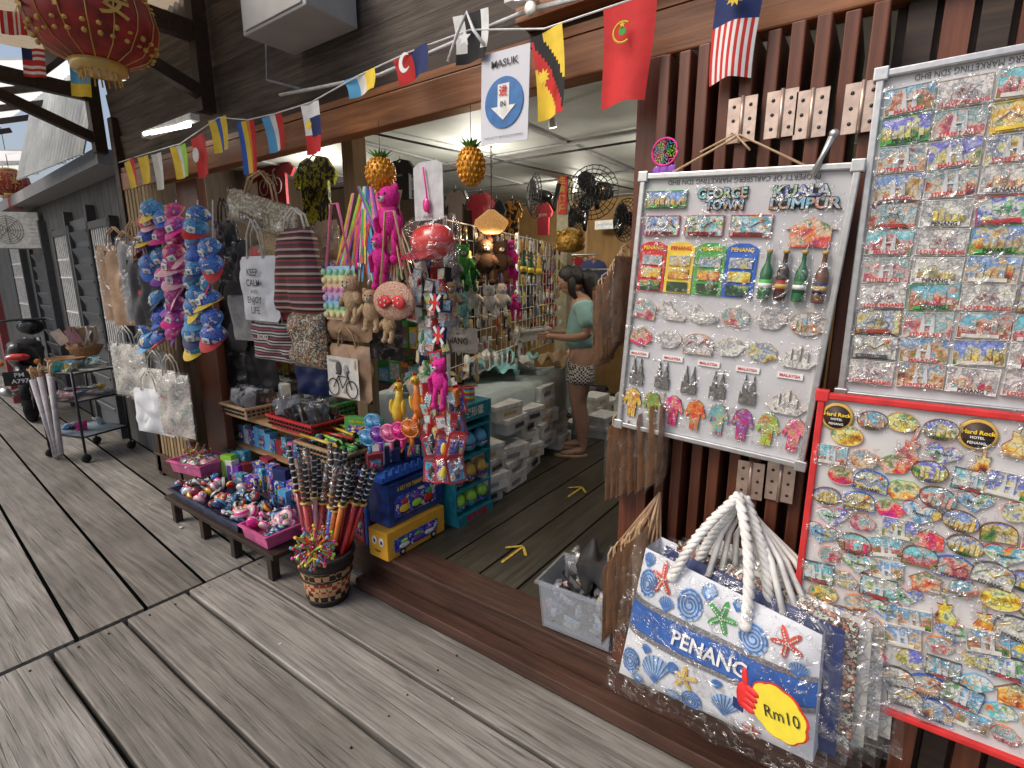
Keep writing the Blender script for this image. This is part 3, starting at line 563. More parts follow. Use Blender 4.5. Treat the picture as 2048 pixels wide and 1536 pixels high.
for i in range(5):
    g=G(); dx=.045+.028*i
    TM=TR((dx,.05+.035*i,.01*(i%2)))
    m=[c('navy'),FLOR,FLWC,PR[3],FLWC][i]
    g.sheet(lambda a,b:(a,0,b),10,8,m); g.map(bagmap); g.map(lambda q:TM@q)
    s2=G(); s2.sheet(lambda a,b:(a*1.1-.05,-.02-.03*noise.noise(Vector((a*6,b*6,i*3))),b*1.1-.08),14,10,CLB); s2.map(bagmap); s2.map(lambda q:TM@q)
    hh=G(); A=TM@bagmap(Vector((.3,0,.95))); B=TM@bagmap(Vector((.75,0,.85))); T_=PY(1490+i*4,1000+8*i,-.19+.02*i)
    hh.tube([A,A.lerp(T_,.5)+Vector((-.015,0,.01)),T_,T_.lerp(B,.5)+Vector((.015,0,.01)),B],.009,c('rope'),8)
    thing('tote_bag','printed canvas tote with rope handles hung behind the front bag','bag',[('bag_body',g),('rope_handle',hh),('plastic_sleeve',s2)],group='rope handled totes hanging on the shutter')
P0=PY(1555,1425,-.49)
g=G(); o=[]
for i in range(60):
    a=2*pi*i/60; r=.062*(1+.07*abs(sin(4.5*a))); o.append((r*1.12*cos(a),r*.92*sin(a)))
g.poly([(x*1.06,z*1.06) for x,z in o],0,.002,c('red')); g.poly(o,-.003,.002,mat('yellow_card',(.8,.66,.05),r=.5,nz=.06))
tx=G(); tx.text('Rm10',.014,-.007,.0,.040,c('black'),rot=.25,bold=.0)
hn=G(); hc=mat('red_card_hand',(.7,.03,.03),r=.5)
for k in range(4): hn.sph((-.078+.003*k,-.004,-.035+.016*k),(.022,.005,.0095),hc,rot=(0,.15,0))
hn.sph((-.092,-.003,-.012),(.020,.005,.034),hc); hn.sph((-.088,-.004,.038),(.009,.005,.026),hc,rot=(0,-.12,0)); hn.box((-.105,-.002,-.045),(.03,.003,.025),c('navy'))
thing('price_tag','yellow splash card reading Rm10 with red thumbs-up hand','price tag',[('card',g),('lettering',tx),('thumb_hand',hn)],P0,(-.1,-.12,-.45))

# ================= KRAFT SLEEVES, CONTAINER =================
kr=G(); kr.pil(.15,.30,.008,c('kraft'),wr=.012); kr.tube([(-.03,0,.15),(-.03,0,.18),(.0,0,.19),(.03,0,.18),(.03,0,.15)],.003,c('tan'),5); kr.pil(.16,.32,.02,CLB,wr=.02,seed=2)
km=kr.mesh('kraft_bag')
def kput(u,v,y,rz,s=1): 
    o=one('kraft_bag','brown kraft paper gift bag in clear film hung edge-on','bag',km,PY(u,v,y),(0,R.uniform(-.10,.04),rz),'kraft paper bags hanging by the shutters'); o.scale=(s,)*3
for i in range(8): kput(1205+i*6,655-i*8,-.03-.010*i,1.62+R.uniform(-.15,.15),.92)
for i in range(10): kput(1228+i*11,920-i*4,-.06-.010*i,1.55+R.uniform(-.2,.15),.9)
for i in range(7): kput(1222+i*11,1190-i*8,-.10-.012*i,1.55+R.uniform(-.15,.15),1.05)
g=G()
for i in range(26):
    p=PY(1320,985,-.14); a=R.uniform(-.14,.02); g.tube([p,p+Vector((a*.4,R.uniform(-.03,.03),-.09)),p+Vector((a,R.uniform(-.05,.05),-.22))],.0035,c('kraft'),5)
one('raffia_cord_bunch','bunch of twisted kraft cord handles tied together','cord',g)
def tubm(w,d,h,m,th=.006,rim=.012,tp=.9):
    g=G()
    def ring_(w_,d_,z): return [(-w_/2,-d_/2,z),(w_/2,-d_/2,z),(w_/2,d_/2,z),(-w_/2,d_/2,z)]
    L=[ring_(w*tp,d*tp,0),ring_(w,d,h),ring_(w+rim*2,d+rim*2,h),ring_(w+rim*2,d+rim*2,h-rim),]
    inn=[ring_(w-th*2,d-th*2,h),ring_(w*tp-th*2,d*tp-th*2,th)]
    vs=sum(L,[]); fs=[(3,2,1,0)]
    for a in range(3):
        for k in range(4): fs.append((a*4+k,a*4+(k+1)%4,a*4+4+(k+1)%4,a*4+4+k))
    b=len(vs); vs+=inn[0]+inn[1]
    for k in range(4): fs.append((b+(k+1)%4,b+k,b+4+k,b+4+(k+1)%4))
    fs.append((b+4,b+5,b+6,b+7))
    return g.add(vs,fs,m)
one('storage_box','frosted clear plastic storage box full of small packets','box',tubm(.34,.25,.22,CONT),(-.89,.10,.212),(0,0,.05))
pks=[]
for m_ in(mat('grey_foil_packet',(.3,.3,.33),r=.3,me=.4,nz=.5,sc=60,bp=.6),c('dgrey'),c('black'),PR[1]):
    pkt=G(); pkt.pil(.08,.05,.025,m_,wr=.01); pks.append(pkt.mesh('foil_packet'))
for i in range(80):
    one('foil_packet','small dark foil wrapped packet in storage box','packet',pks[i%4],(-.89+R.uniform(-.12,.12),.10+R.uniform(-.08,.08),.235+.19*i/80),(R.uniform(-1,1),R.uniform(-1,1),R.uniform(0,3)),'packets in the storage box')
g=G(); g.pil(.20,.17,.13,c('black'),wr=.12,n=18); one('black_bag','crumpled black cloth pouch on top of storage box','pouch',g,(-.84,.12,.48),(.9,0,.4))
g=G(); g.pil(.15,.10,.06,CLB,wr=.08,n=12); one('clear_bag','crumpled clear plastic bag in storage box','bag',g,(-.95,.15,.47),(.5,0,.2))

# ================= FLAGS, SIGN, BOX, LAMPS =================
def flag(u0,v0,u1,v1,fn,label,y=-.14,emb=None,ph=0,amp=.012):
    cx,cz,w,h=H(u0,v0,u1,v1,y); g=G()
    g.sheet(lambda a,b:((a-.5)*w*(1-.12*b)+.01*sin(3*b+ph),amp*sin(5*a+ph)*(.3+b)+.01*b,h/2-b*h-.06*h*abs(a-.5)*(b)),14,18,fn)
    if emb: emb(g,w,h)
    return one('bunting_flag',label,'flag',g,(cx,y,cz),(0,R.uniform(-.09,.09),R.uniform(-.12,.12)),'bunting flags strung along the shop front')
def hs(*cs): return lambda a,b: fl(cs[min(len(cs)-1,int(b*len(cs)))])
def vs_(*cs): return lambda a,b: fl(cs[min(len(cs)-1,int(a*len(cs)))])
flag(250,318,275,372,vs_('yellow','red'),'small yellow and red bunting flag')
flag(278,312,300,365,hs('yellow','yellow'),'small plain yellow bunting flag')
flag(303,306,330,378,vs_('offwhite','white'),'small white bunting flag')
flag(345,290,374,355,vs_('yellow','white','lime'),'small yellow white and green bunting flag')
flag(385,270,416,352,hs('red','red'),'small red bunting flag with white crest',emb=lambda g,w,h:g.poly(circ(w*.22,12),-.025,.002,fl('white')))
flag(420,235,456,302,vs_('yellow','blue','yellow'),'blue and yellow striped bunting flag')
flag(480,240,510,345,vs_('blue','yellow','orange','red'),'blue yellow and red striped bunting flag')
flag(530,228,566,300,vs_('sky','white','red'),'red white and pale blue bunting flag')
flag(605,205,641,305,lambda a,b:fl('white' if b<.3 else 'navy' if b<.65 and a>.3 else 'red' if b>.6 else 'white'),'white blue and red bunting flag with yellow crescent',emb=lambda g,w,h:g.poly(circ(w*.14,12,w*.1,h*.02),-.025,.002,fl('yellow')))
flag(688,148,752,186,vs_('sky','white','yellow'),'pale blue white and yellow bunting flag')
def cre(g,w,h):
    g.poly([(.16*w*cos(t),.16*w*sin(t)) for t in[.7+ (2*pi-1.4)*i/14 for i in range(15)]]+[(w*.05+.11*w*cos(t),.11*w*sin(t)) for t in[2*pi-.9-(2*pi-1.8)*i/14 for i in range(15)]],-.03,.002,fl('white'))
flag(782,103,862,156,lambda a,b:fl('red' if a<.5 else 'navy'),'red and navy bunting flag with white crescent',emb=cre)
def blk(g,w,h):
    g.poly(star(w*.18,w*.08,5,0,-h*.1),-.03,.002,fl('white'))
    g.tube([(-w*.5,-.02,-h*.5),(-w*.2,-.025,.1*h),(0,-.02,h*.45),(w*.2,-.02,.05*h),(w*.5,-.02,-.3*h)],.006,c('white'),6)
flag(905,25,975,120,lambda a,b:fl('black' if .3<a<.8 or b>.75 else 'white'),'black and white bunting flag with star twisted on string',emb=blk)
def srw(a,b):
    d_=a*.9-b+.15
    return fl('yellow' if d_<-.22 or d_>.42 else 'red' if d_<.1 else 'black')
def sre(g,w,h): g.poly(star(w*.2,w*.11,9,.02*w,-h*.08),-.028,.002,fl('yellow'))
flag(1062,60,1130,230,srw,'yellow flag with red and black diagonals and star',emb=sre,amp=.014)
def kel(g,w,h):
    o=circ(w*.17,20,0,h*.17); g.tube([(x,-.024,z) for x,z in o[3:18]],.003,fl('yellow'),5); g.poly(circ(w*.07,10,0,h*.18),-.026,.002,fl('green')); g.poly(star(w*.06,w*.025,5,0,h*.24),-.028,.002,fl('yellow'))
flag(1200,5,1302,200,hs('red','red'),'long red flag with yellow wreath crest',emb=kel,ph=1.2)
def mye(g,w,h): g.poly(star(w*.2,w*.12,11,.0,h*.17),-.028,.002,fl('yellow'))
flag(1424,-75,1522,150,lambda a,b:fl('navy') if b<.5 else fl('red' if int(a*14)%2==0 else 'white'),'red and white striped flag with navy canton and yellow star',emb=mye,ph=2)
tops=[(238,325),(290,308),(360,288),(437,235),(495,240),(548,228),(622,205),(720,150),(820,104),(940,60),(1088,58),(1250,4),(1470,-70),(1700,-150)]
g=G(); g.tube([PY(u,v,-.14) for u,v in tops],.003,c('white'),5); one('bunting_string','white string carrying bunting flags along the beam','string',g)
for (u0,v0,u1,v1,fn,lb) in[(45,100,92,152,lambda a,b:fl('navy') if a<.4 and b<.4 else fl('red' if int(b*9)%2==0 else 'white'),'small red and white striped flag with navy canton'),(140,112,182,190,hs('sky','sky','yellow'),'small pale blue and yellow bunting flag'),(0,25,62,68,lambda a,b:fl('red' if int(a*8)%2==0 else 'white'),'small red and white striped bunting flag')]:
    d_=ray((u0+u1)/2,(v0+v1)/2); P=CAM+d_*3.0; w=(u1-u0)/FL*3; h=(v1-v0)/FL*3
    g=G(); g.sheet(lambda a,b:((a-.5)*w,.01*sin(6*a),(.5-b)*h),10,10,fn); one('bunting_flag',lb,'flag',g,P,(0,.1,.6),'bunting flags across the walkway')
cx,cz,w,h=H(974,100,1070,286,-.11)
g=G(); g.poly([(-w/2,-h/2),(w/2,-h/2),(w/2,h/2),(-w/2,h/2)],0,.003,mat('laminated_white_sheet',(.66,.67,.73),r=.25,nz=.05,bp=.1,sc=5,coat=.4))
ic=G(); ic.poly(circ(w*.40,36,0,-h*.06),-.004,.003,mat('sign_blue',(.03,.16,.42),r=.4)); ic.poly([(-w*.12,h*.14),(w*.12,h*.14),(w*.12,-h*.10),(w*.26,-h*.10),(0,-h*.25),(-w*.26,-h*.10),(-w*.12,-h*.10)][::-1],-.006,.002,c('white'))
tx=G(); tx.text('MASUK',0,-.004,h*.36,h*.105,c('black'),width=w*.56,bold=.02); tx.text('进',0,-.009,h*.055,h*.12,c('red'),bold=.02); tx.text('IN',0,-.009,-h*.08,h*.08,c('black'),bold=.02); tx.text('CHEW JETTY HERITAGE ENTERPRISE',0,-.004,-h*.43,h*.03,c('black'),width=w*.82)
thing('entrance_sign','white laminated sign with blue disc, down arrow and MASUK IN','sign',[('panel',g),('arrow_disc',ic),('lettering',tx)],(cx-.015,-.125,cz),(0,.03,0))
cx,cz,w,h=H(540,-70,672,70,-.12)
g=G(); g.box((0,0,0),(w,.26,h),mat('beige_metal_box',(.42,.42,.40),r=.45,nz=.1,sc=6)); dd=G(); dd.box((0,-.134,0),(w*.9,.006,h*.9),mat('beige_metal_box_door',(.46,.46,.44),r=.45,nz=.1,sc=6)); dd.lathe([(.01,0),(.01,.01)],STEEL,10,T=TR((w*.35,-.137,0),(pi/2,0,0)))
thing('electrical_box','beige metal electrical enclosure on the weatherboard wall','electrical box',[('housing',g),('door',dd)],(cx,-.14,cz),bev=.006)
g=G(); g.tube([PY(560,190,-.09),PY(640,175,-.09),PY(760,150,-.09),PY(1000,45,-.09),PY(1060,20,-.09),PY(1500,-90,-.09)],.008,c('lgrey'),8)
g.tube([PY(530,30,-.04),PY(535,160,-.04),PY(600,178,-.08)],.007,c('grey'),8)
one('wiring_conduit','white plastic wiring conduit clipped above the beam','conduit',g)
TUBM=mat('lit_fluorescent_tube',(1,.98,.92),em=6,bp=0,nz=0)
for i,(a,b) in enumerate([((290,268),(378,250)),((1030,-8),(1200,-50))]):
    A,B=PY(*a,-.16),PY(*b,-.16); g=G(); g.box((A+B)/2+Vector((0,.02,.02)),(abs(B.x-A.x)+.08,.05,.035),c('white')); t=G(); t.tube([A,B],.013,TUBM,10)
    thing('fluorescent_lamp','lit fluorescent tube fitting above the shop opening','lamp',[('batten',g),('tube',t)],group='fluorescent lamps above the opening')
g=G(); p=PY(1062,10,-.12)
g.lathe([(.012,0),(.018,.012),(.018,.036),(.010,.045),(.008,.06)],c('offwhite'),14,T=TR(p,(2.4,0,.4))); g.tube([p,p+Vector((-.02,.06,.06))],.006,c('offwhite'),8)
one('wall_spotlight','small cream spotlight head clamped above beam','spotlight',g)
g=G(); A,B=PY(1625,350,-.19),PY(1668,268,-.19); g.tube([A,A.lerp(B,.5),B],[.008,.006,.009],MET,8); g.sph(B,.011,MET); one('metal_clip','long steel clip holding the framed board','clip',g)
cx,cz,w,h=H(1305,272,1355,335,-.16); r=w/2
g=G(); g.tube([(r*cos(a*pi/12),0,r*sin(a*pi/12)) for a in range(25)],.003,c('hot'),6)
for k in range(10):
    a=2*pi*k/10
    for rr0,rr1 in((1,.68),(.68,.4),(.4,.15)): g.tube([(r*rr0*cos(a),0,r*rr0*sin(a)),(r*rr1*cos(a+.31),0,r*rr1*sin(a+.31)),(r*rr0*cos(a+.63),0,r*rr0*sin(a+.63))],.0012,c(['lime','cyan','pink'][k%3]),4)
f=G()
for dx in(-.6,0,.6): f.tube([(dx*r,0,-r),(dx*r,0,-r*1.4)],.001,c('white'),4); f.pil(.022,.05,.004,c('purple'),c_=(dx*r,0,-r*1.7))
g.tube([(0,0,r),(0.005,0,r*3.4)],.0015,c('black'),4)
thing('dream_catcher','pink and green woven dream catcher with purple feathers','dream catcher',[('hoop_web',g),('feathers',f)],(cx,-.16,cz))

def lantern(P,r,label):
    L=mat('red_lantern_silk',(.30,.025,.018),r=.5,nz=.5,sc=14,bp=.2); b=G()
    n=32; pr=[(r*.42,-r*.72),(r*.75,-r*.55),(r*.95,-r*.25),(r,0),(r*.95,r*.25),(r*.75,r*.55),(r*.42,r*.72)]
    b.lathe(pr,L,n)
    o=G()
    for k in range(16):
        a=2*pi*k/16; o.tube([(q[0]*1.01*cos(a),q[0]*1.01*sin(a),q[1]) for q in pr],r*.010,c('gold'),4)
    for k in range(4):
        a=-2.4+k*.8; T=TR((r*1.02*cos(a),r*1.02*sin(a),0),(0,0,a+pi/2)); o.text('平安'[k%2],0,0,0,r*.5,c('gold'),bold=.02,T=T)
    rr=random.Random(3)
    for zz in(-.42,-.30,.30,.42):
        for k in range(26):
            a=2*pi*k/26+rr.uniform(-.05,.05); q=math.sqrt(max(0,1-(zz*1.05)**2*1.3)); o.sph((r*q*cos(a)*1.0,r*q*sin(a),r*zz*1.1),(r*.045,r*.045,r*rr.uniform(.02,.05)),c('gold'),6,4)
    caps=[]
    for s_ in(-1,1): cp_=G(); cp_.lathe([(r*.3,s_*r*.7),(r*.46,s_*r*.72),(r*.42,s_*r*.86),(r*.3,s_*r*.88)],g_('gold'),20); caps.append(('end_cap',cp_))
    tz=G()
    for k in range(18): a=2*pi*k/18; tz.tube([(r*.3*cos(a),r*.3*sin(a),-r*.88),(r*.32*cos(a),r*.32*sin(a),-r*(1.02 if r>.2 else 1.7))],r*.015,c('gold' if r>.2 else 'red'),4)
    wv=G(); wv.tube([(0,0,r*.8),(0,0,r*.8+.5)],.004,STEEL,5)
    return thing('paper_lantern',label,'lantern',[('shade',b),('gold_trim',o)]+caps+[('tassel',tz),('hanging_wire',wv)],P,group='red lanterns over the walkway')
lantern(CAM+ray(185,42)*2.0,.215,'large red and gold lantern hanging over the walkway')
for u,v,t in((22,365,6.5),(12,372,7.4)): lantern(CAM+ray(u,v)*t,.19,'small red lantern with red tassel over far walkway')

def bracket(x,zb,zt,out=1.9):
    a=G(); a.box((x,-.06,(zb+3.7)/2),(.08,.08,3.7-zb),DKW); b=G(); b.box((x,-.06-out/2,zt),(.06,out,.10),DKW)
    d_=G(); L=math.hypot(.9,zt-zb-.1); d_.box((x,-.5,(zb+.08+zt)/2),(.06,L,.07),DKW,rot=(-math.atan2(zt-zb-.1,.9),0,0))
    thing('awning_bracket','dark timber awning bracket with diagonal brace','bracket',[('upright',a),('arm',b),('diagonal_brace',d_)],group='timber awning brackets')
bracket(-3.4,2.66,3.08); bracket(-5.15,2.66,3.08)
AWN=translucent('tan_roof_sheet',(.6,.5,.36),.45)
g=G(); g.sheet(lambda a,b:(-5.3+a*2.6,-.0-b*2.1,3.36-b*.16+.012*sin(a*2.6/.076*2*pi)),140,2,AWN)
pa=[('roof_sheet',g)]
for y in(-.35,-1.0,-1.7): r_=G(); r_.box((-4.0,y,3.19),(2.7,.05,.1),DKW); pa.append(('rafter',r_))
thing('awning','corrugated awning over the boardwalk on dark rafters','awning',pa)
TRN=translucent('translucent_corrugated_sheet',(.92,.93,.9),.75)
g=G(); g.sheet(lambda a,b:(-5.5-a*3.2,.1-b*1.6,3.45-b*.5+.018*sin(a*3.2/.1*2*pi)),180,2,TRN)
pa=[('roof_sheet',g)]
for k in range(4): r_=G(); r_.box((-5.9-k*.85,-.5,3.12),(.05,1.4,.05),DKW,rot=(.367,0,0)); pa.append(('rafter',r_))
thing('neighbour_awning','translucent corrugated plastic awning of neighbouring house','awning',pa)
g=G(); g.sheet(lambda a,b:(-9.0-a*8,.9-b*2.6,3.35-b*.45+.02*sin(a*8/.2*2*pi)),160,2,TRN)
pa=[('roof_sheet',g)]
for k in range(6): r_=G(); r_.box((-9.4-k*1.3,-.2,3.05),(.05,2.2,.05),c('white'),rot=(.2,0,0)); pa.append(('frame_bar',r_))
thing('far_awning','white translucent canopy roof over the far walkway','awning',pa)
g=G(); g.sheet(lambda a,b:(-5.25-a*1.9,.10+.018*sin(a*1.9/.09*2*pi)-.25*b,3.5-b*.85),150,2,mat('white_corrugated_sheet',(.72,.74,.74),r=.5,nz=.2,sc=5))
one('corrugated_panel','white corrugated sheet hung above the neighbouring house wall','roof panel',g)

NH=bpy.data.objects.new('neighbour_house',None); COL.objects.link(NH); NH.location=(-5.2,.12,0); NH.rotation_euler=(0,0,-aj); tag(NH,'dark grey boarded jetty house with white barred windows','house')
def nh(n,g,l=None,bev=0):
    o=mk(n,g,par=NH,bev=bev)
    if l:o['label']=l
g=G()
for i in range(50): g.box((-.12-i*.24,.05,1.3),(.232,.03,2.6),GREYV)
nh('wall',g)
g=G(); g.box((-6,-.04,2.65),(12,.3,.12),c('grey')); nh('eaves_board',g)
for k,(x,w,z0,z1) in enumerate([(-.95,.7,1.0,2.2),(-2.5,.8,1.0,2.2),(-5.6,.9,1.0,2.2)]):
    g=G(); zc=(z0+z1)/2; g.box((x,.02,zc),(w,.02,z1-z0),c('black'))
    for s_ in(-1,1): g.box((x+s_*w/2,-.0,zc),(.07,.08,z1-z0+.1),c('dgrey')); g.box((x,.0,zc+s_*(z1-z0)/2),(w+.1,.08,.07),c('dgrey'))
    for j in range(9): g.box((x-w/2+.06+j*(w-.12)/8,-.015,zc),(.022,.02,z1-z0-.06),c('white'))
    for zz in(z0+.3,zc+.1,z1-.3): g.box((x,-.018,zz),(w-.06,.02,.02),c('white'))
    nh('window',g)
for x in(-1.75,-4.0):
    g=G(); g.box((x,.015,1.15),(.85,.03,2.3),mat('grey_blue_door',(.09,.10,.11),r=.5))
    for s_ in(-1,1): g.box((x+s_*.45,-.0,1.2),(.07,.08,2.4),c('dgrey'))
    for j in range(12): g.box((x,-.008,.25+j*.17),(.7,.02,.12),mat('grey_blue_louvre',(.13,.14,.15),r=.5),rot=(.4,0,0))
    nh('door',g)
g=G()
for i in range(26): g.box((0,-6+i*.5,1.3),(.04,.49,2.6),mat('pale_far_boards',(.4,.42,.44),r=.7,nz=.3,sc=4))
g.box((.2,0,2.7),(1.2,13,.08),c('lgrey'),rot=(0,.25,0))
one('far_house','distant grey boarded house closing the jetty','house',g,(-19,-1,0))
g=G(); g.box((0,0,1.6),(.08,.08,3.2),mat('dull_red_paint',(.3,.06,.06),r=.6)); g.box((0,-.1,2.5),(.05,.3,.05),c('dgrey')); one('veranda_post','dull red veranda post of neighbouring house','post',g,(-9.6,-.05,0))
P=CAM+ray(46,462)*6.6
g=G(); g.box((0,0,0),(.55,.26,.44),c('offwhite'))
for k in range(8): g.box((.20,-.131,-.16+.045*k),(.1,.006,.02),c('lgrey'))
gr=G()
for k in range(6): gr.tube([((.03+.028*k)*cos(a*pi/8)-.08,-.136,(.03+.028*k)*sin(a*pi/8)) for a in range(17)],.003,c('dgrey'),4)
for k in range(8): gr.tube([(-.08,-.138,0),(-.08+.175*cos(k*pi/4),-.138,.175*sin(k*pi/4))],.003,c('dgrey'),4)
gr.tube([(.24,-.1,-.2),(.29,-.1,-.4),(.26,0,-1.0)],.012,c('dgrey'),6)
thing('air_conditioner','off-white outdoor air conditioner unit on house wall','air conditioner',[('casing',g),('fan_grille',gr)],P,(0,0,.8),bev=.01)

# ================= MOTORCYCLE =================
BK=mat('black_motorbike_plastic',(.02,.02,.022),r=.25,coat=.5,bp=.03); RUB=mat('rubber',(.02,.02,.02),r=.85)
def wheel(x):
    t=G(); t.tube([(x+.25*cos(a*pi/12),0,.28+.25*sin(a*pi/12)) for a in range(25)],.045,RUB,8)
    r_=G(); r_.tube([(x+.2*cos(a*pi/12),0,.28+.2*sin(a*pi/12)) for a in range(25)],.012,MET,6)
    for k in range(8): a=k*pi/4; r_.tube([(x,0,.28),(x+.2*cos(a),0,.28+.2*sin(a))],.006,MET,5)
    r_.tube([(x,-.06,.28),(x,.06,.28)],.03,MET,10); return t,r_
t1,r1=wheel(-.6);t2,r2=wheel(.62)
bd=G(); bd.tube([(-.6,0,.75),(-.35,0,.68),(-.1,0,.5),(.15,0,.45),(.3,0,.6),(.62,0,.72),(.85,0,.82)],[.05,.11,.09,.1,.13,.13,.05],BK,10); bd.sph((.05,0,.33),(.17,.12,.13),STEEL); bd.sph((.62,0,.56),(.27,.08,.08),BK)
bd.tube([(-.6,.06,.28),(-.48,.06,.8)],.02,MET,8); bd.tube([(-.6,-.06,.28),(-.48,-.06,.8)],.02,MET,8); bd.tube([(.0,-.12,.25),(.6,-.14,.3),(.9,-.14,.38)],[.02,.035,.045],MET,10)
st=G(); st.sph((.38,0,.80),(.38,.13,.06),mat('seat_vinyl',(.015,.015,.015),r=.5)); hb=G(); hb.tube([(-.42,-.33,1.0),(-.45,-.12,1.02),(-.45,.12,1.02),(-.42,.33,1.0)],.014,STEEL,8); hb.sph((-.52,0,.93),(.1,.13,.1),BK)
for s_ in(-1,1): hb.tube([(-.44,.26*s_,1.0),(-.42,.32*s_,1.16)],.006,MET,5); hb.sph((-.42,.33*s_,1.2),(.015,.06,.04),MET)
pl=G(); pl.box((.98,0,.52),(.01,.24,.14),c('black')); T=TR((.987,0,.52),(0,0,pi/2)); pl.text('PM',0,0,.032,.06,c('white'),bold=.02,T=T); pl.text('A797',0,0,-.032,.06,c('white'),bold=.02,T=T)
tlp=G(); tlp.sph((.88,0,.72),(.05,.1,.04),mat('red_tail_lens',(.6,.02,.02),r=.15,coat=1))
for s_ in(-1,1): tlp.sph((.85,.14*s_,.66),.03,g_('orange'))
mc=PZ(88,835,0)
mo=thing('motorcycle','black underbone motorcycle parked beside the house wall','motorcycle',[('body',bd),('seat',st),('handlebar',hb),('tyre',t1),('wheel_rim',r1),('tyre',t2),('wheel_rim',r2),('number_plate',pl),('tail_light',tlp)],(mc.x-.62,mc.y+.10,0),(0,.0,-.30)); mo.scale=(1.12,)*3

# ================= CART =================
cc=PZ(185,905,0)
fr=G(); W,D_,Hh=.5,.42,.86
for sx in(-1,1):
    for sy in(-1,1): fr.tube([(sx*W/2,sy*D_/2,.1),(sx*W/2,sy*D_/2,Hh)],.011,STEEL,8)
for z in(.24,.58,.84):
    for sy in(-1,1): fr.tube([(-W/2,sy*D_/2,z),(W/2,sy*D_/2,z)],.009,STEEL,6)
    for sx in(-1,1): fr.tube([(sx*W/2,-D_/2,z),(sx*W/2,D_/2,z)],.009,STEEL,6)
pa=[('frame',fr)]
for z,m_ in((.24,mat('blue_grey_shelf',(.25,.32,.38),r=.4)),(.58,c('grey')),(.84,c('offwhite'))): g=G(); g.box((0,0,z),(W-.02,D_-.02,.012),m_); pa.append(('shelf',g))
for sx in(-1,1):
    for sy in(-1,1): g=G(); g.tube([(sx*W/2-.012,sy*D_/2,.04),(sx*W/2+.012,sy*D_/2,.04)],.04,RUB,14); g.tube([(sx*W/2,sy*D_/2,.04),(sx*W/2,sy*D_/2,.12)],.01,STEEL,6); pa.append(('castor',g))
thing('trolley_cart','black steel three tier trolley with castors on boardwalk','cart',pa,cc,(0,0,.3))
bk=G(); bk.lathe([(.10,0),(.15,.08),(.16,.1),(.15,.1),(.1,.02),(.001,.015)],mat('wicker',(.35,.18,.08),r=.8,nz=.5,sc=90,bp=1),20)
bko=one('wicker_basket','shallow wicker basket on top of trolley','basket',bk,cc+Vector((-.1,-.05,.85)),group='wicker baskets on the trolley')
dup(bko,cc+Vector((.13,.05,.98)),sc=.9); dup(bko,cc+Vector((-.2,-.2,.78)),sc=.8)
for i in range(20):
    a=R.uniform(0,6.3); g=G(); hcol=R.choice(['brown','kraft','tan','offwhite','lpink','offwhite','tan'])
    g.tube([(0,0,0),(0,0,.12)],.006,c('tan'),6)
    g.pil(.095,.14,.006,c(hcol),c_=(0,0,.18),pw=2.5)
    one('hand_fan','small '+en(hcol)+' paddle hand fan standing in wicker basket','hand fan',g,cc+Vector((.11+.08*cos(a),.05+.08*sin(a),1.0)),(R.uniform(-.4,.4),R.uniform(-.4,.4),R.uniform(0,3)),'hand fans in the basket')
for i in range(5):
    g=G(); g.tube([(0,0,0),(.01,0,.75)],[.018,.026],mat('grey_umbrella_cloth',(.45,.42,.44),r=.7,nz=.25),10); g.tube([(.01,0,.75),(.012,0,.84),(.03,0,.87),(.045,0,.84)],.009,c('tan'),6); g.tube([(0,0,0),(0,0,-.04)],.004,STEEL,5)
    one('folded_umbrella','folded grey umbrella with hooked wooden handle hung on trolley','umbrella',g,cc+Vector((.0+.06*i-.06,-.27,.02+.02*i)),(R.uniform(-.05,.05),R.uniform(-.1,.1),R.random()),'folded umbrellas on the trolley')
for i in range(26):
    g=G(); g.pil(.09,.13,.03,c(R.choice(['hot','sky','lpink','offwhite','cyan','yellow'])) if i%2 else PR[4],wr=.02); g.pil(.1,.145,.04,CLR,wr=.02,seed=i)
    one('small_packet','small wrapped souvenir packet lying on trolley shelf','packet',g,cc+Vector((R.uniform(-.2,.2),R.uniform(-.18,.18),.625 if i<14 else .89 if i<22 else .28)),(1.4 if i<14 else R.uniform(.3,1.4),R.uniform(-.2,.2),R.uniform(0,3)),'packets on the trolley')

# ================= CAPS =================
def capmesh(m1,m2):
    g=G(); pr=[(.085,0),(.088,.02),(.08,.055),(.055,.085),(.02,.1),(.005,.102)]; g.lathe(pr,m1,14)
    g.sph((0,0,.103),.008,m2,8,4); g.tube([(.087*cos(a*pi/10),.087*sin(a*pi/10),.004) for a in range(21)],.004,m2,5)
    g.pil(.06,.045,.01,c('white'),T=TR((0,-.082,.042),(-.35,0,0)),pw=3); g.sph((0,-.09,.043),(.015,.006,.015),PR[4],8,5)
    vs=[]
    for i in range(9):
        a=-pi*.82+i*(pi*.64)/8; vs+= [(.085*cos(a),.085*sin(a),.012),((.10)*cos(a),.085*sin(a)-.065*sin(pi*i/8),-.012*sin(pi*i/8))]
    g.add(vs,[(2*i,2*i+1,2*i+3,2*i+2) for i in range(8)],m2,1); return g.mesh('kids_cap')
cpb=[(capmesh(CAPB,c(k)),k) for k in('sky','red','navy','blue','yellow')]; cpk=[(capmesh(CAPK,c(k)),k) for k in('hot','pink','lpink','purple')]
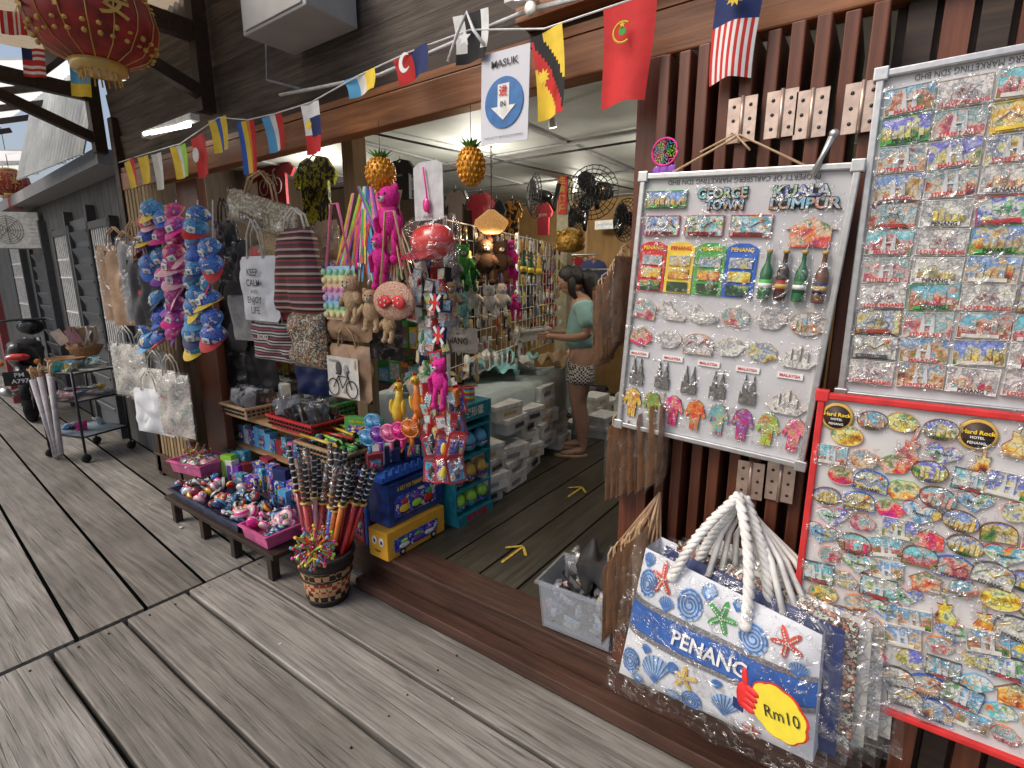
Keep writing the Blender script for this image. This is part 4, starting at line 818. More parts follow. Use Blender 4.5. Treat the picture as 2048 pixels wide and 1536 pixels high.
for col_,(u,vv) in enumerate([(305,range(425,700,26)),(328,range(440,690,40)),(355,range(432,690,26)),(398,range(435,700,26)),(428,range(500,700,34))]):
    for v in vv:
        me,k=R.choice(cpk if col_==2 or (col_==1 and R.random()<.3) or v<480 and col_!=3 and R.random()<.3 else cpb)
        o=one('kids_cap','child size printed cloth cap with '+en(k)+' brim','cap',me,PY(u+R.uniform(-6,6),v+R.uniform(-4,4),-.12-.05*R.random()),(.75+R.uniform(-.4,.3),R.uniform(-.4,.4),R.uniform(-.5,.8)),'children caps clipped on hanging strips'); o.scale=(R.uniform(.74,.92),)*3
for u in(308,352,395,425):
    g=G(); g.tube([PY(u,400,-.08),PY(u,700,-.08)],.004,c('white'),5)
    one('cap_hanger','white hanging strip with caps clipped on','hanger',g,group='cap hanging strips')

# ================= HANGING BAGS =================
def hbag(u0,v0,u1,v1,y,m,label,txt=None,strap='tan',film=False,taper=0,name='hanging_bag',rz=0,deco=None,d=.06,ln=.14,ry=0):
    cx,cz,w,h=H(u0,v0,u1,v1,y); a=G(); a.pil(w,h,d,m,wr=.05,taper=taper,seed=R.random()*9,n=12,pw=6)
    s_=G()
    for yy in(-.012,.012): s_.tube([(-w*.22,yy,h*.46),(-w*.16,yy,h*.5+ln*.6),(0,yy,h*.5+ln),(w*.16,yy,h*.5+ln*.6),(w*.22,yy,h*.46)],.006,c(strap),6)
    pa=[('bag_body',a),('strap',s_)]
    if txt:
        t=G()
        for s,z,sz,cl in txt: t.text(s,0,-d/2-.022,z*h,sz*h,c(cl),bold=.02)
        pa.append(('lettering',t))
    if deco: dg_=G(); deco(dg_,w,h,-d/2-.022); pa.append(('print',dg_))
    if film: f=G(); f.pil(w*1.08,h*1.08,d*1.5,CLB,wr=.05,seed=R.random()*9,n=12,pw=6); pa.append(('plastic_sleeve',f))
    return thing(name,label,'bag',pa,(cx,y,cz),(0,ry,rz),'bags hanging in the shop front')
hbag(458,392,590,462,-.02,NEWSP,'beige newsprint pattern bag reading PENANG in clear film',[('PENANG',-.2,.35,'dbrown')],film=True,ry=.25)
hbag(520,455,590,520,.02,mat('straw_weave',(.5,.38,.22),r=.8,nz=.4,sc=120,bp=1),'round woven straw shoulder bag',strap='tan')
hbag(485,512,556,642,-.10,BWc,'white cotton tote reading KEEP CALM AND ENJOY LIFE',[('KEEP',.25,.15,'dgrey'),('CALM',.09,.15,'dgrey'),('AND',-.04,.08,'dgrey'),('ENJOY',-.17,.14,'dgrey'),('LIFE',-.33,.15,'dgrey')],strap='offwhite',ln=.2,d=.03)
hbag(552,455,650,632,-.07,WOVE,'maroon striped woven backpack with rope cord',strap='offwhite',taper=.45,d=.14,ln=.1)
hbag(508,645,588,722,-.07,WOVE2,'black striped woven shoulder bag',[('XOXO',.15,.16,'offwhite')],strap='offwhite',d=.08,ln=.2)
hbag(586,622,655,735,-.08,FLOR,'black and white batik drawstring backpack',strap='tan',d=.12,taper=.1)
KB=c('kraft')
hbag(655,585,742,682,-.03,KB,'brown kraft gift bag reading Penang',[('Penang',-.38,.13,'dbrown')],d=.05)
def bkd(g,w,h,y):
    g.poly([(-w*.38,-h*.42),(w*.38,-h*.42),(w*.38,h*.3),(-w*.38,h*.3)],y,.002,c('offwhite')); bike(g,0,-h*.25,w*.45,y-.006,c('black')); g.sph((-w*.08,y-.004,h*.1),(w*.07,.003,h*.12),c('dgrey')); g.sph((w*.1,y-.004,h*.08),(w*.06,.003,h*.1),c('grey')); g.text('PENANG',-w*.18,y-.006,h*.22,h*.07,c('dbrown'))
hbag(662,690,742,800,-.06,KB,'brown kraft bag with bicycle picture reading Penang',deco=bkd,d=.05,ln=.1)
hbag(885,655,955,705,.6,c('offwhite'),'cream canvas bag reading PENANG',[('PENANG',0,.35,'black')],d=.05,ln=.05)
for i,(u0,v0,u1,v1) in enumerate([(272,700,322,800),(300,740,345,855),(330,750,372,870),(285,780,330,865),(240,690,282,790)]):
    hbag(u0,v0,u1,v1,-.16-.02*i,[FLWC,c('offwhite'),FLWC,BWc,FLWC][i],'printed canvas tote in clear film hanging outside the shop',film=i%2==0,strap='offwhite',rz=.2,d=.04)
for i,(u0,v0,u1,v1) in enumerate([(226,490,262,640),(245,500,285,650),(265,480,300,640),(278,520,305,650)]):
    hbag(u0,v0,u1,v1,-.12-.03*i,[KB,KB,c('grey'),c('dgrey')][i],['brown kraft','brown kraft','grey','dark grey'][i]+' folded bag in film hanging by the slats',film=i%2==0,rz=.5,d=.03)
for i,(u0,v0,u1,v1) in enumerate([(440,440,470,560),(455,480,490,590),(470,560,500,680),(640,440,672,520),(440,600,480,700),(560,560,600,640),(455,690,500,770),(500,690,545,780),(600,700,650,790),(745,640,800,720),(800,560,840,640)]):
    k=['black','dgrey','lgrey','tan','dgrey','dred','dgrey','black','navy','black','dbrown'][i]
    hbag(u0,v0,u1,v1,.08+.03*i,c(k),en(k)+' cloth bag hanging behind others',film=i%3==0,rz=.2,strap='black')
cx,cz,w,h=H(650,532,712,640,-.1); g=G(); g.pil(w,h,.03,RAINB,pw=6)
for i in range(5):
    for j in range(6): g.sph((-w*.4+i*w*.2,-.018,-h*.4+j*h*.16),(w*.07,.01,w*.07),RAINB,8,4)
s_=G(); s_.tube([(-w*.4,0,h*.45),(-w*.1,0,h*1.6),(w*.1,0,h*1.6),(w*.4,0,h*.45)],.008,c('pink'),6)
thing('bubble_purse','pastel rainbow silicone bubble purse with strap','bag',[('bag_body',g),('strap',s_)],(cx,-.1,cz))
def plush(P,s,body,long=False,label='',rz=0,rx=0,white=None):
    m=fz(body); g=G(); g.sph((0,0,0),(.32*s,.26*s,.38*s),m); g.sph((0,-.03*s,.5*s),(.28*s,.25*s,.26*s),m)
    f=G(); f.sph((0,-.27*s,.44*s),(.1*s,.07*s,.07*s),fz(white or 'offwhite'),8,6)
    for q in(-1,1):
        g.sph((q*.2*s,0,.72*s),(.09*s,.05*s,.1*s),m,8,6); f.sph((q*.1*s,-.25*s,.56*s),.03*s,g_('black'),8,6)
        ll=.95 if long else .4
        g.tube([(q*.22*s,-.05*s,.2*s),(q*.38*s,-.12*s,0),(q*(.3 if long else .42)*s,-.1*s,-ll*.5*s)],[.1*s,.09*s,.1*s],m,8); g.tube([(q*.16*s,0,-.2*s),(q*.2*s,-.06*s,-.5*s),(q*.2*s,-.1*s,-(.45+ll*.5)*s)],[.12*s,.1*s,.11*s],m,8); g.sph((q*.2*s,-.14*s,-(.45+ll*.5)*s),.12*s,m,8,6)
    f.sph((0,-.34*s,.46*s),.03*s,g_('black'),8,6)
    return thing('plush_toy',label or body+' plush animal hanging on display','plush toy',[('body',g),('face',f)],P,(rx,0,rz),'plush toys hanging in the shop')
plush(PY(782,440,-.06),.19,'hot',long=True,label='hot pink long-limbed plush toy hanging by its arms'); plush(PY(762,515,-.1),.14,'hot',long=True,label='hot pink long-limbed plush toy hanging lower')
plush(PY(705,600,-.14),.15,'tan',label='tan plush dog purse hanging on a cord'); plush(PY(742,622,-.13),.13,'tan',label='tan plush dog purse hanging on a cord',rz=.5); plush(PY(778,650,-.1),.11,'tan',label='small tan plush bear with black nose')
cx,cz,w,h=H(754,562,838,640,-.15); g=G(); g.pil(w,h,.07,mat('peach_straw_weave',(.6,.36,.26),r=.85,nz=.4,sc=130,bp=1),pw=2.2,n=14)
g=G(); g.sph((0,0,0),(w*.48,.035,h*.5),mat('peach_straw_weave',(.6,.36,.26)),20,12); b_=G()
for q in(-1,1): b_.sph((w*.17*q+w*.1,-.04,-h*.02),(w*.15,.012,h*.17),c('red'),12,8,rot=(0,.2*q,0))
b_.sph((w*.1,-.045,-h*.02),(w*.05,.016,h*.07),c('red'),8,6)
for k in range(8): b_.sph((w*.1+w*(.10+.1*(k%2))*(1 if k<4 else -1),-.052,-h*.1+h*.06*(k%4)),(w*.018,.003,w*.018),c('white'),6,4)
s_=G(); s_.tube([(-w*.3,0,h*.4),(-w*.1,0,h*2.2),(w*.1,0,h*2.2),(w*.35,0,h*.4)],.006,c('tan'),6)
thing('round_purse','round peach straw purse with red dotted bow','bag',[('bag_body',g),('bow',b_),('strap',s_)],(cx,-.17,cz))
cx,cz,w,h=H(828,446,906,520,-.12); g=G(); g.sph((0,0,0),(w/2,w*.35,h/2),g_('red'),16,10); g.add([(-w*.45,-.06,-h*.3),(w*.4,-.07,-h*.3),(w*.3,-.13,-h*.5),(-w*.35,-.12,-h*.5)],[(0,1,2,3)],g_('dred')); f=G(); f.pil(w*1.15,h*1.4,w*.8,CLB,wr=.04,n=12)
thing('packed_cap','red child cap in a clear plastic bag','cap',[('cap_body',g),('plastic_sleeve',f)],(cx,-.12,cz))
for i in range(22):
    u=655+i*7; cl=VIV[i%12]; A=PY(725+R.uniform(-25,25),385+R.uniform(-15,15),-.02); B=PY(u+R.uniform(-6,6),555+R.uniform(-40,30),-.08)
    g=G(); w_=.013; md_=A.lerp(B,.5)+Vector((R.uniform(-.02,.02),-.01,0))
    for q in(0,1):
        o=Vector((.013*q,.0,0)); g.add([A+o,A+o+Vector((w_,0,0)),md_+o*1.5+Vector((w_,0.004,0)),B+o*2+Vector((w_,0,0)),B+o*2,md_+o*1.5],[(0,1,2,5),(5,2,3,4)],c(cl if q==0 else VIV[(i+3)%12]))
    g.tube([B,B+Vector((0,0,-.03))],.006,MET,6)
    one('lanyard',en(cl)+' woven lanyard strap hanging from a hook','lanyard',g,group='coloured lanyards hanging in the shop front')
for i in range(10):
    A=PY(790+R.uniform(-15,15),380,-.03); B=PY(765+i*8,560+R.uniform(-20,30),-.1); g=G(); g.tube([A,A.lerp(B,.5)+Vector((0,-.01,-.01)),B],.004,c('tan'),5)
    one('purse_cord','tan cord of a hanging purse','cord',g,group='cords of hanging purses')
cx,cz,w,h=H(828,322,886,440,-.06); g=G(); g.poly([(x,z) for x,z in[(-w/2,-h/2),(w/2,-h/2),(w/2,h*.42),(w*.3,h/2),(-w*.3,h/2),(-w/2,h*.42)]],0,.003,c('lgrey')); k_=G(); k_.tube([(-w*.1,-.01,h*.4),(0,-.012,0),(.01,-.012,-h*.4)],.004,c('hot'),6); k_.sph((0,-.015,-h*.25),(.02,.01,.03),g_('hot'),8,6); k_.text('Penang',0,-.004,-h*.44,.02,c('dgrey'))
thing('carded_keyring','white hanging card with pink keyring cord','card',[('card',g),('keyring_cord',k_)],(cx,-.06,cz))
for si,(u,v0,v1,n) in enumerate([(852,530,745,10),(872,560,880,14),(893,540,700,8),(838,540,640,6),(882,740,960,10),(862,770,880,6),(905,780,950,8)]):
    A=PY(u,v0,-.07-.01*si); B=PY(u+4,v1,-.07-.01*si); g=G(); g.tube([A,B],.002,c('white'),4)
    one('display_strip','white hanging strip with clipped souvenirs','display strip',g,group='hanging display strips')
    for k in range(n):
        P=A.lerp(B,(k+.5)/n)+Vector((R.uniform(-.02,.02),-.02,0)); g=G(); cl=R.choice(['red','navy','offwhite','tan','grey','green','dgrey','black','lgrey'] if si<4 else ['red','dred','red','navy','dred','orange'])
        w_=R.uniform(.035,.055); h_=R.uniform(.045,.075); g.box((0,0,0),(w_,.03,h_),c(cl)); g.poly([(-w_*.42,-h_*.35),(w_*.42,-h_*.35),(w_*.42,h_*.4),(-w_*.42,h_*.4)],-.019,.003,PR[R.randrange(5)]); g.tube([(0,0,h_/2),(0,0,h_/2+.02)],.002,MET,4)
        if k%2: g.pil(w_*1.3,h_*1.2,.05,CLR,wr=.02,seed=k)
        one('boxed_souvenir','small boxed '+en(cl)+' souvenir clipped to strip','souvenir',g,P,(R.uniform(-.2,.2),R.uniform(-.3,.3),R.uniform(-.6,.6)),'souvenirs clipped to hanging strips')
for (u,v) in((873,605),(880,670)):
    g=G(); w_,h_=.05,.07; g.box((0,0,0),(w_,.02,h_),c('navy'))
    for an in(-.95,.95): g.box((0,-.0125,0),(.082,.003,.012),c('white'),rot=(0,an,0))
    g.box((0,-.0155,0),(w_,.003,.012),c('red')); g.box((0,-.0157,0),(.012,.003,h_),c('red')); g.tube([(0,0,h_/2),(0,0,h_/2+.03)],.002,MET,4)
    one('flag_purse','small coin purse with union flag pattern','purse',g,PY(u,v,-.17),(0,.1,.2),group='flag pattern coin purses')
for i,(u,v,u1,v1) in enumerate([(738,292,785,378),(917,268,968,368)]):
    cx,cz,w,h=H(u,v,u1,v1,-.06); bb=G(); r=w*.42
    bb.sph((0,0,-h*.14),(r,r,h*.38),mat('orange_foil',(.8,.3,.02),r=.3,me=.3,nz=.5,sc=80,bp=.6),16,12)
    for a in range(16):
        for b in range(9):
            t=-1.2+b*.3; an=2*pi*a/16+(b%2)*.2; bb.sph((r*cos(t)*cos(an),r*cos(t)*sin(an),-h*.14+h*.38*sin(t)),(.006,.006,.009),mat('orange_foil',(.8,.3,.02)),6,4)
    lf_=G()
    for a in range(34):
        an=a*2.4; ln=h*(.16+.014*(a%5)); rr=r*(1.25-.03*a); lf_.add([(.014*cos(an+1.57),.014*sin(an+1.57),h*.18),(-.014*cos(an+1.57),-.014*sin(an+1.57),h*.18),(rr*cos(an),rr*sin(an),h*.2+ln)],[(0,1,2)],c('green' if a%3 else 'dgreen'))
    lf_.tube([(0,0,h*.2),(0,0,h*.2+.16)],.0015,c('black'),4)
    thing('foil_pineapple','hanging orange foil pineapple decoration with green leaves','decoration',[('fruit',bb),('leaf_crown',lf_)],(cx,-.06,cz),group='foil pineapples above the opening')

# ================= INTERIOR =================
def shirt(u0,v0,u1,v1,y,m,label,deco=None,rz=0,P=None,wh=None):
    if P is None: cx,cz,w,h=H(u0,v0,u1,v1,y)
    else: (cx,y,cz),(w,h)=P,wh
    g=G(); o=[(x*w,z*h) for x,z in[(-.3,-.5),(.3,-.5),(.31,.15),(.42,.05),(.5,.2),(.3,.45),(.12,.5),(0,.42),(-.12,.5),(-.3,.45),(-.5,.2),(-.42,.05),(-.31,.15)]]
    g.poly(o,-.012,.024,m); hgr=G(); hgr.tube([(-w*.25,0,h*.42),(0,0,h*.52),(w*.25,0,h*.42)],.006,c('black'),5); hgr.tube([(0,0,h*.52),(0,0,h*.62)],.003,MET,5); pa=[('cloth',g),('hanger',hgr)]
    if deco: d_=G(); deco(d_,w,h); pa.append(('print',d_))
    return thing('t_shirt',label,'t-shirt',pa,(cx,y,cz),(0,0,rz),'shirts hanging inside the shop')
shirt(500,315,592,412,1.0,c('dred'),'maroon t-shirt with bicycle print',lambda g,w,h:bike(g,0,-h*.1,w*.3,-.02,c('offwhite')))
shirt(590,312,676,450,.8,HAWAI,'black and yellow leaf pattern shirt',lambda g,w,h:(bike(g,0,-h*.1,w*.3,-.02,c('black')),g.text('PENANG',0,-.02,h*.25,h*.09,c('black'))))
shirt(395,320,500,430,1.3,c('black'),'black t-shirt with orange lettering',lambda g,w,h:g.text('SEA',0,-.02,h*.2,h*.1,c('orange')))
shirt(772,320,832,400,.9,c('black'),'black t-shirt with cream print',lambda g,w,h:g.text('PENANG',0,-.02,h*.1,h*.08,c('offwhite')))
shirt(935,385,990,460,2.4,c('dred'),'dark red t-shirt on hanger'); shirt(1070,405,1105,470,3.2,c('dred'),'dark red t-shirt with cream lettering',lambda g,w,h:g.text('JETTY',0,-.02,h*.1,h*.12,c('offwhite')))
shirt(1005,400,1045,480,3.0,HAWAI,'black and yellow leaf pattern shirt'); shirt(975,400,1012,475,2.8,c('black'),'black shirt on hanger'); shirt(890,380,935,455,2.2,c('dbrown'),'dark brown shirt on hanger')
for i in range(9): shirt(420+i*22,340+4*i,500+i*22,450,1.5+.1*i,[c('navy'),c('black'),FLOR][i%3],['navy blue','plain black','batik pattern'][i%3]+' shirt on crowded rail')
sk_=[('black',c('black')),('dark grey',c('dgrey')),('navy blue',c('navy')),('batik pattern',FLOR),('dark red',c('dred'))]
for i in range(15): k,m_=sk_[R.randrange(5)]; shirt(0,0,0,0,0,m_,k+' shirt on the back wall rail',rz=R.uniform(-.7,.7),P=(-4.9+i*.14,4.2+R.uniform(-.06,.02),1.62+R.uniform(-.03,.03)),wh=(.44,.62))
for i in range(18): k,m_=sk_[R.randrange(4)]; shirt(0,0,0,0,0,m_,k+' shirt on the rail behind the counter',rz=R.uniform(-.5,.5),P=(-2.9+i*.10,3.45+R.uniform(-.05,.05),1.38+R.uniform(-.03,.03)),wh=(.40,.66))
g=G(); g.tube([(-3.0,3.45,1.78),(-1.0,3.45,1.78)],.014,MET,8)
for x in(-3.0,-1.0): g.tube([(x,3.45,.2),(x,3.45,1.78)],.014,MET,8)
one('clothes_rail','steel clothes rail carrying dark shirts','clothes rail',g)
g=G(); g.tube([(-5,4.2,1.98),(-2.9,4.2,1.98)],.014,MET,8); one('wall_rail','steel wall rail carrying shirts','clothes rail',g)
for i in range(22):
    k,m_=sk_[R.randrange(5)]; shirt(0,0,0,0,0,m_,k+' shirt on the side wall rail',rz=1.57+R.uniform(-.5,.5),P=(-4.85,.35+i*.17,1.75+R.uniform(-.3,.1)),wh=(.42,.62))
def shelfunit(x,y,w,d,h,n,rz,label):
    g=G()
    for s_ in(-1,1): g.box((s_*w/2,0,h/2),(.025,d,h),DPL)
    for k in range(n+1): g.box((0,0,.02+k*(h-.04)/n),(w-.03,d-.01,.02),DPL)
    one('stock_shelf',label,'shelf',g,(x,y,.2),(0,0,rz))
    for k in range(n):
        z=.2+.03+k*(h-.04)/n; q=-w/2+.06
        while q<w/2-.08:
            ww=R.uniform(.06,.13); hh=R.uniform(.10,(h/n)*.75); cl=R.choice(['tan','offwhite','red','navy','green','brown','grey','yellow','dgrey','orange','black','kraft','sky'])
            b=G(); b.box((0,0,hh/2),(ww,d*.6,hh),c(cl)); b.poly([(-ww*.4,hh*.15),(ww*.4,hh*.15),(ww*.4,hh*.8),(-ww*.4,hh*.8)],-d*.3-.003,.002,PR[R.randrange(5)])
            M=Matrix.Rotation(rz,3,'Z')@Vector((q+ww/2,-.02,0)); one('boxed_goods',en(cl)+' boxed goods standing on stock shelf','boxed goods',b,(x+M.x,y+M.y,z+.004),(0,0,rz+R.uniform(-.15,.15)),'boxed goods on the stock shelves'); q+=ww+.012
shelfunit(-3.35,1.25,1.3,.3,1.25,4,0,'dark timber stock shelf full of boxed souvenirs')
shelfunit(-4.4,1.0,.8,.3,1.5,5,.1,'dark timber stock shelf full of boxed souvenirs')
A=Vector((-2.12,.6,0)); B=Vector((-2.77,3.0,0)); dv=(B-A).normalized(); nv=Vector((dv.y,-dv.x,0))
g=G()
for k in range(26): P=A.lerp(B,k/25); g.tube([P+Vector((0,0,1.05)),P+Vector((0,0,2.03))],.0025,c('white'),4)
for k in range(11): z=1.05+.098*k; g.tube([A+Vector((0,0,z)),B+Vector((0,0,z))],.003,c('white'),4)
for P in(A,B,A.lerp(B,.5)): g.tube([P+Vector((0,0,.2)),P+Vector((0,0,2.05))],.012,c('white'),8)
one('wire_grid_rack','white wire grid display rack inside the shop','display rack',g)
ry=math.atan2(dv.y,dv.x)
for j in range(7):
    for i in range(20):
        P=A.lerp(B,(i+.5)/20)+nv*(.04+R.uniform(0,.03)); z=1.95-.14*j
        cl=R.choice(['gold','offwhite','tan','red','grey','black','yellow','brown','lgrey','gold','dgrey','white'])
        g=G()
        if R.random()<.6: g.pil(.06,.10,.012,c(cl),pw=6); g.poly([(-.02,-.035),(.02,-.035),(.02,.02),(-.02,.02)],-.01,.002,PR[R.randrange(5)]); g.tube([(0,0,.045),(0,0,.075)],.002,MET,4)
        else:
            g.sph((0,0,0),(.022,.012,.035),g_(cl),8,6); g.sph((0,0,.04),.013,g_('gold'),8,6); g.tube([(0,0,.04),(0,0,.075)],.002,MET,4)
        one('key_ring',en(cl)+' keyring hanging on the wire rack','key ring',g,(P.x,P.y,z+R.uniform(-.02,.02)),(0,R.uniform(-.15,.15),ry),'key rings on the wire rack')
def onr(u,v,off=.12):
    d_=ray(u,v); n=Vector((nv.x,nv.y,0)); t=((A+nv*off)-Vector((CAM.x,CAM.y,0))).dot(n)/Vector((d_.x,d_.y,0)).dot(n); return CAM+d_*t
for (u,v,s,cl,lb) in[(925,530,.15,'green','green and cream long-necked plush toy'),(940,550,.13,'dgreen','green plush toy hanging on rack'),(970,525,.19,'dbrown','dark brown plush bear hanging on rack'),(1000,525,.19,'dbrown','dark brown plush bear hanging on rack'),(1020,510,.13,'hot','hot pink long-limbed plush on rack'),(1022,545,.12,'hot','hot pink long-limbed plush on rack'),(905,540,.13,'grey','grey plush toy on rack'),(900,600,.13,'tan','tan plush toy on rack'),(922,620,.13,'teal','mint green plush toy on rack'),(945,600,.14,'offwhite','cream plush toy on rack'),(978,605,.15,'white','white plush bird on rack'),(1002,600,.15,'white','white plush bird on rack'),(905,640,.11,'lgrey','pale plush toy on rack'),(1030,610,.1,'hot','small pink plush toy on rack')]:
    plush(onr(u,v),s,cl,long=cl=='hot',label=lb,rz=.9)
for (u,v) in((1047,525),(1062,528),(1078,530)):
    g=G(); g.lathe([(.002,-.09),(.024,-.09),(.026,-.02),(.01,.04),(.009,.09),(.012,.095),(.003,.1)],g_('dgreen' if u<1070 else 'gold'),12); g.lathe([(.0265,-.07),(.0265,-.03)],c('yellow'),12)
    one('novelty_bottle','green bottle shaped novelty with yellow label','novelty bottle',g,onr(u,v),group='bottle novelties on the rack')
T0=Vector((-2.66,1.6,0)) 
tb=G(); tb.box((0,0,.62),(.9,1.7,.03),TABW)
for sx in(-1,1):
    for sy in(-1,1): tb.box((sx*.4,sy*.8,.3),(.05,.05,.61),TABW)
cl_=G()
def cf(a,b):
    x=(a-.5)*1.3; y=(b-.5)*2.05; ox=max(0,abs(x)-.46); oy=max(0,abs(y)-.86)
    z=.655+.03*noise.noise(Vector((x*5,y*5,1)))-(ox*2.0+oy*2.2)*(1+.4*noise.noise(Vector((x*3,y*3,4)))); xx=max(-.48,min(.48,x)); yy=max(-.88,min(.88,y))
    f=.05*sin(y*17+3*noise.noise(Vector((y*2,0,0))))*(ox*6)+.03*sin(x*20)*(oy*6)
    return (xx+f*(1 if x>0 else -1)*.5,yy+.03*sin(x*25)*oy*5,z)
cl_.sheet(cf,36,50,mat('pale_grey_cloth',(.5,.57,.56),r=.9,nz=.1,sc=6))
thing('display_table','goods table draped in a pale grey cloth','table',[('table_frame',tb),('cloth',cl_)],(T0.x,T0.y,.2),(0,0,.1))
for i in range(12):
    g=G(); g.sheet(lambda a,b:((a-.5)*.4,(b-.5)*.3,.11*noise.noise(Vector((a*4,b*4,i*5)))+.03*(1-abs(2*a-1))),18,14,[c('offwhite'),c('white'),c('teal'),c('tan')][i%4])
    one('cloth_bag','folded pale cloth bag lying on the draped table','cloth bag',g,(-2.6+R.uniform(-.3,.35),.9+i*.13,.91+.006*i),(0,0,R.uniform(0,3)),'cloth bags heaped on the table')
cts=[]
for k in range(3):
    ct=G(); ct.box((0,0,.05),(.2,.28,.1),c(['white','offwhite','lgrey'][k])); ct.box((0,0,.094),(.206,.286,.03),c('white')); ct.box((.1045,.02*k-.02,.045),(.003,.12,.03),c(['grey','tan','dgrey'][k])); cts.append(ct.mesh('carton'))
for i in range(5):
    for j in range([4,6,5,6,3][i]):
        if R.random()<.15: continue
        one('carton','flat white lidded cardboard carton stacked on floor','carton',cts[R.randrange(3)],(-2.10+.07*R.random()-.06*i,.85+.33*i+R.uniform(-.03,.03),.2+.103*j),(0,0,R.uniform(-.25,.25)),'white cartons stacked under the table')
for i in range(6):
    for j in range(1+i%3): one('carton','flat white lidded cardboard carton stacked on floor','carton',cts[R.randrange(3)],(-2.3+.25*(i%2),2.7+.3*(i//2),.2+.103*j),(0,0,R.uniform(-.3,.3)),'white cartons stacked under the table')
g=tubm(.26,.2,.1,c('white')); P=PZ(1020,905,.2); one('open_box','open white box with black items on shop floor','box',g,(P.x,P.y,.2),(0,0,.5))
for i in range(8): g=G(); g.pil(.10,.07,.06,c('black') if i!=5 else g_('lime'),wr=.04); one('wrapped_toy','dark wrapped toy lying in open white box','toy',g,(P.x+R.uniform(-.09,.09),P.y+R.uniform(-.06,.06),.30),(1.2,0,R.uniform(0,3)),'wrapped toys in the open box')
WPB=mat('grey_poly_bag',(.38,.40,.40),r=.3,bp=.6,sc=15,nz=.4)
for i in range(18):
    g=G(); g.pil(.3,.24,.18,CLB if i%3==0 else WPB if i%3==1 else c('dgrey'),wr=.14,n=16,seed=i*1.7); q=PZ(1050+13*i,885-9*i+R.uniform(-10,10),.28); one('poly_bag','crumpled plastic bag of stock on the floor','plastic bag',g,q,(.5,.2,R.uniform(0,3)),'plastic bags on the shop floor')
def wfan(P,r,rot):
    a=G()
    for k in range(6): a.tube([(r*(.2+.16*k)*cos(t*pi/10),-.06+.012*k,r*(.2+.16*k)*sin(t*pi/10)) for t in range(21)],.004,c('black'),5)
    for k in range(24): t=2*pi*k/24; a.tube([(0,-.06,0),(r*.6*cos(t),-.045,r*.6*sin(t)),(r*1.01*cos(t),0,r*1.01*sin(t))],.003,c('black'),4)
    b=G()
    for k in range(3): b.sph((r*.45*cos(k*2.09),-.015,r*.45*sin(k*2.09)),(r*.42,.006,r*.34),g_('black'),10,6,rot=(.3,-k*2.09,0))
    h_=G(); h_.sph((0,.06,0),(r*.3,.09,r*.3),g_('black')); h_.tube([(0,.1,0),(0,.16,-.1),(0,.2,.1)],.02,c('black'),8)
    return thing('wall_fan','black wall mounted fan with wire cage','fan',[('cage',a),('blades',b),('motor',h_)],P,rot,'black fans inside the shop')
wfan(PY(1070,392,1.9),.17,(0,0,-.7)); wfan(PY(1185,385,2.2),.21,(0,0,.2)); wfan(PY(1152,437,3.0),.13,(0,0,-.1)); wfan(PY(1252,440,2.4),.17,(0,0,-.5))
P=PY(983,440,.9); a=G(); a.lathe([(.02,.06),(.1,-.0),(.105,-.02),(.08,-.06),(.05,-.08)],mat('glowing_rattan',(.5,.25,.08),r=.8,nz=.6,sc=100,bp=1,em=.8),18); b=G(); b.sph((0,0,-.01),.025,mat('warm_bulb',(1,.7,.35),em=25,bp=0,nz=0)); h_=G(); h_.tube([(0,0,.06),(0,0,.75)],.003,c('brown'),5)
for k in range(22): h_.tube([(.01*cos(k*1.6),0,.08+k*.028),(-.01*cos(k*1.6),.004,.09+k*.028)],.004,c('tan'),5)
thing('rattan_lamp','lit rattan pendant lamp on twisted cord','lamp',[('lamp_shade',a),('bulb',b),('cord',h_)],P)
ld=bpy.data.lights.new('rattan_lamp_light','POINT'); ld.energy=5; ld.color=(1,.65,.35); ld.shadow_soft_size=.04; lo=bpy.data.objects.new('rattan_lamp_light',ld); COL.objects.link(lo); lo.location=P+Vector((0,-.0,-.13))
BU=mat('lit_spot_lens',(1,.96,.88),em=14,bp=0,nz=0)
for i,(x,y) in enumerate([(-3.9,1.1),(-2.6,1.5),(-1.7,1.1),(-3.9,2.9),(-2.7,3.2),(-1.8,3.4),(-1.2,2.2)]):
    a=G(); a.lathe([(.018,.05),(.02,.04),(.026,0),(.024,-.0)],c('white'),14); a.tube([(0,0,.05),(0,0,.08)],.006,c('white'),6); b=G(); b.lathe([(.022,-.002),(.018,-.005)],BU,14)
    thing('ceiling_spotlight','white ceiling spotlight with lit lens','spotlight',[('housing',a),('lens',b)],(x,y,2.57),(.3,0,0),'ceiling spotlights')
    if i in(0,1,4,6): ld=bpy.data.lights.new('spot_bulb_light','POINT'); ld.energy=19; ld.color=(1,.92,.80); ld.shadow_soft_size=.08; lo=bpy.data.objects.new('spot_bulb_light',ld); COL.objects.link(lo); lo.location=(x,y-.02,2.40)
g=G(); g.tube([(-4.9,1.8,2.6),(1,1.8,2.6)],.008,c('black'),6); g.tube([(-2.9,.3,2.62),(-2.2,4.2,2.62)],.008,c('dgrey'),6); one('ceiling_wire','black cable run below the ceiling','cable',g)
cx,cz,w,h=H(1190,440,1245,458,4.1); g=G(); g.box((0,0,0),(w,.01,h),c('white')); g.text('CHEW JETTY HERITAGE ENTERPRISE',0,-.008,0,h*.3,c('sky'),width=w*.85); one('shop_name_card','small white shop name card on plywood wall','sign',g,(cx,4.1,cz))
P=PY(1125,390,2.9); g=G(); g.box((0,0,0),(.09,.01,.36),c('red'))
for k,ch in enumerate('生意興隆'): g.text(ch,0,-.008,.13-.085*k,.075,c('gold'),bold=.02)
one('fortune_banner','vertical red paper banner with gold characters','banner',g,(P.x,2.9,P.z))
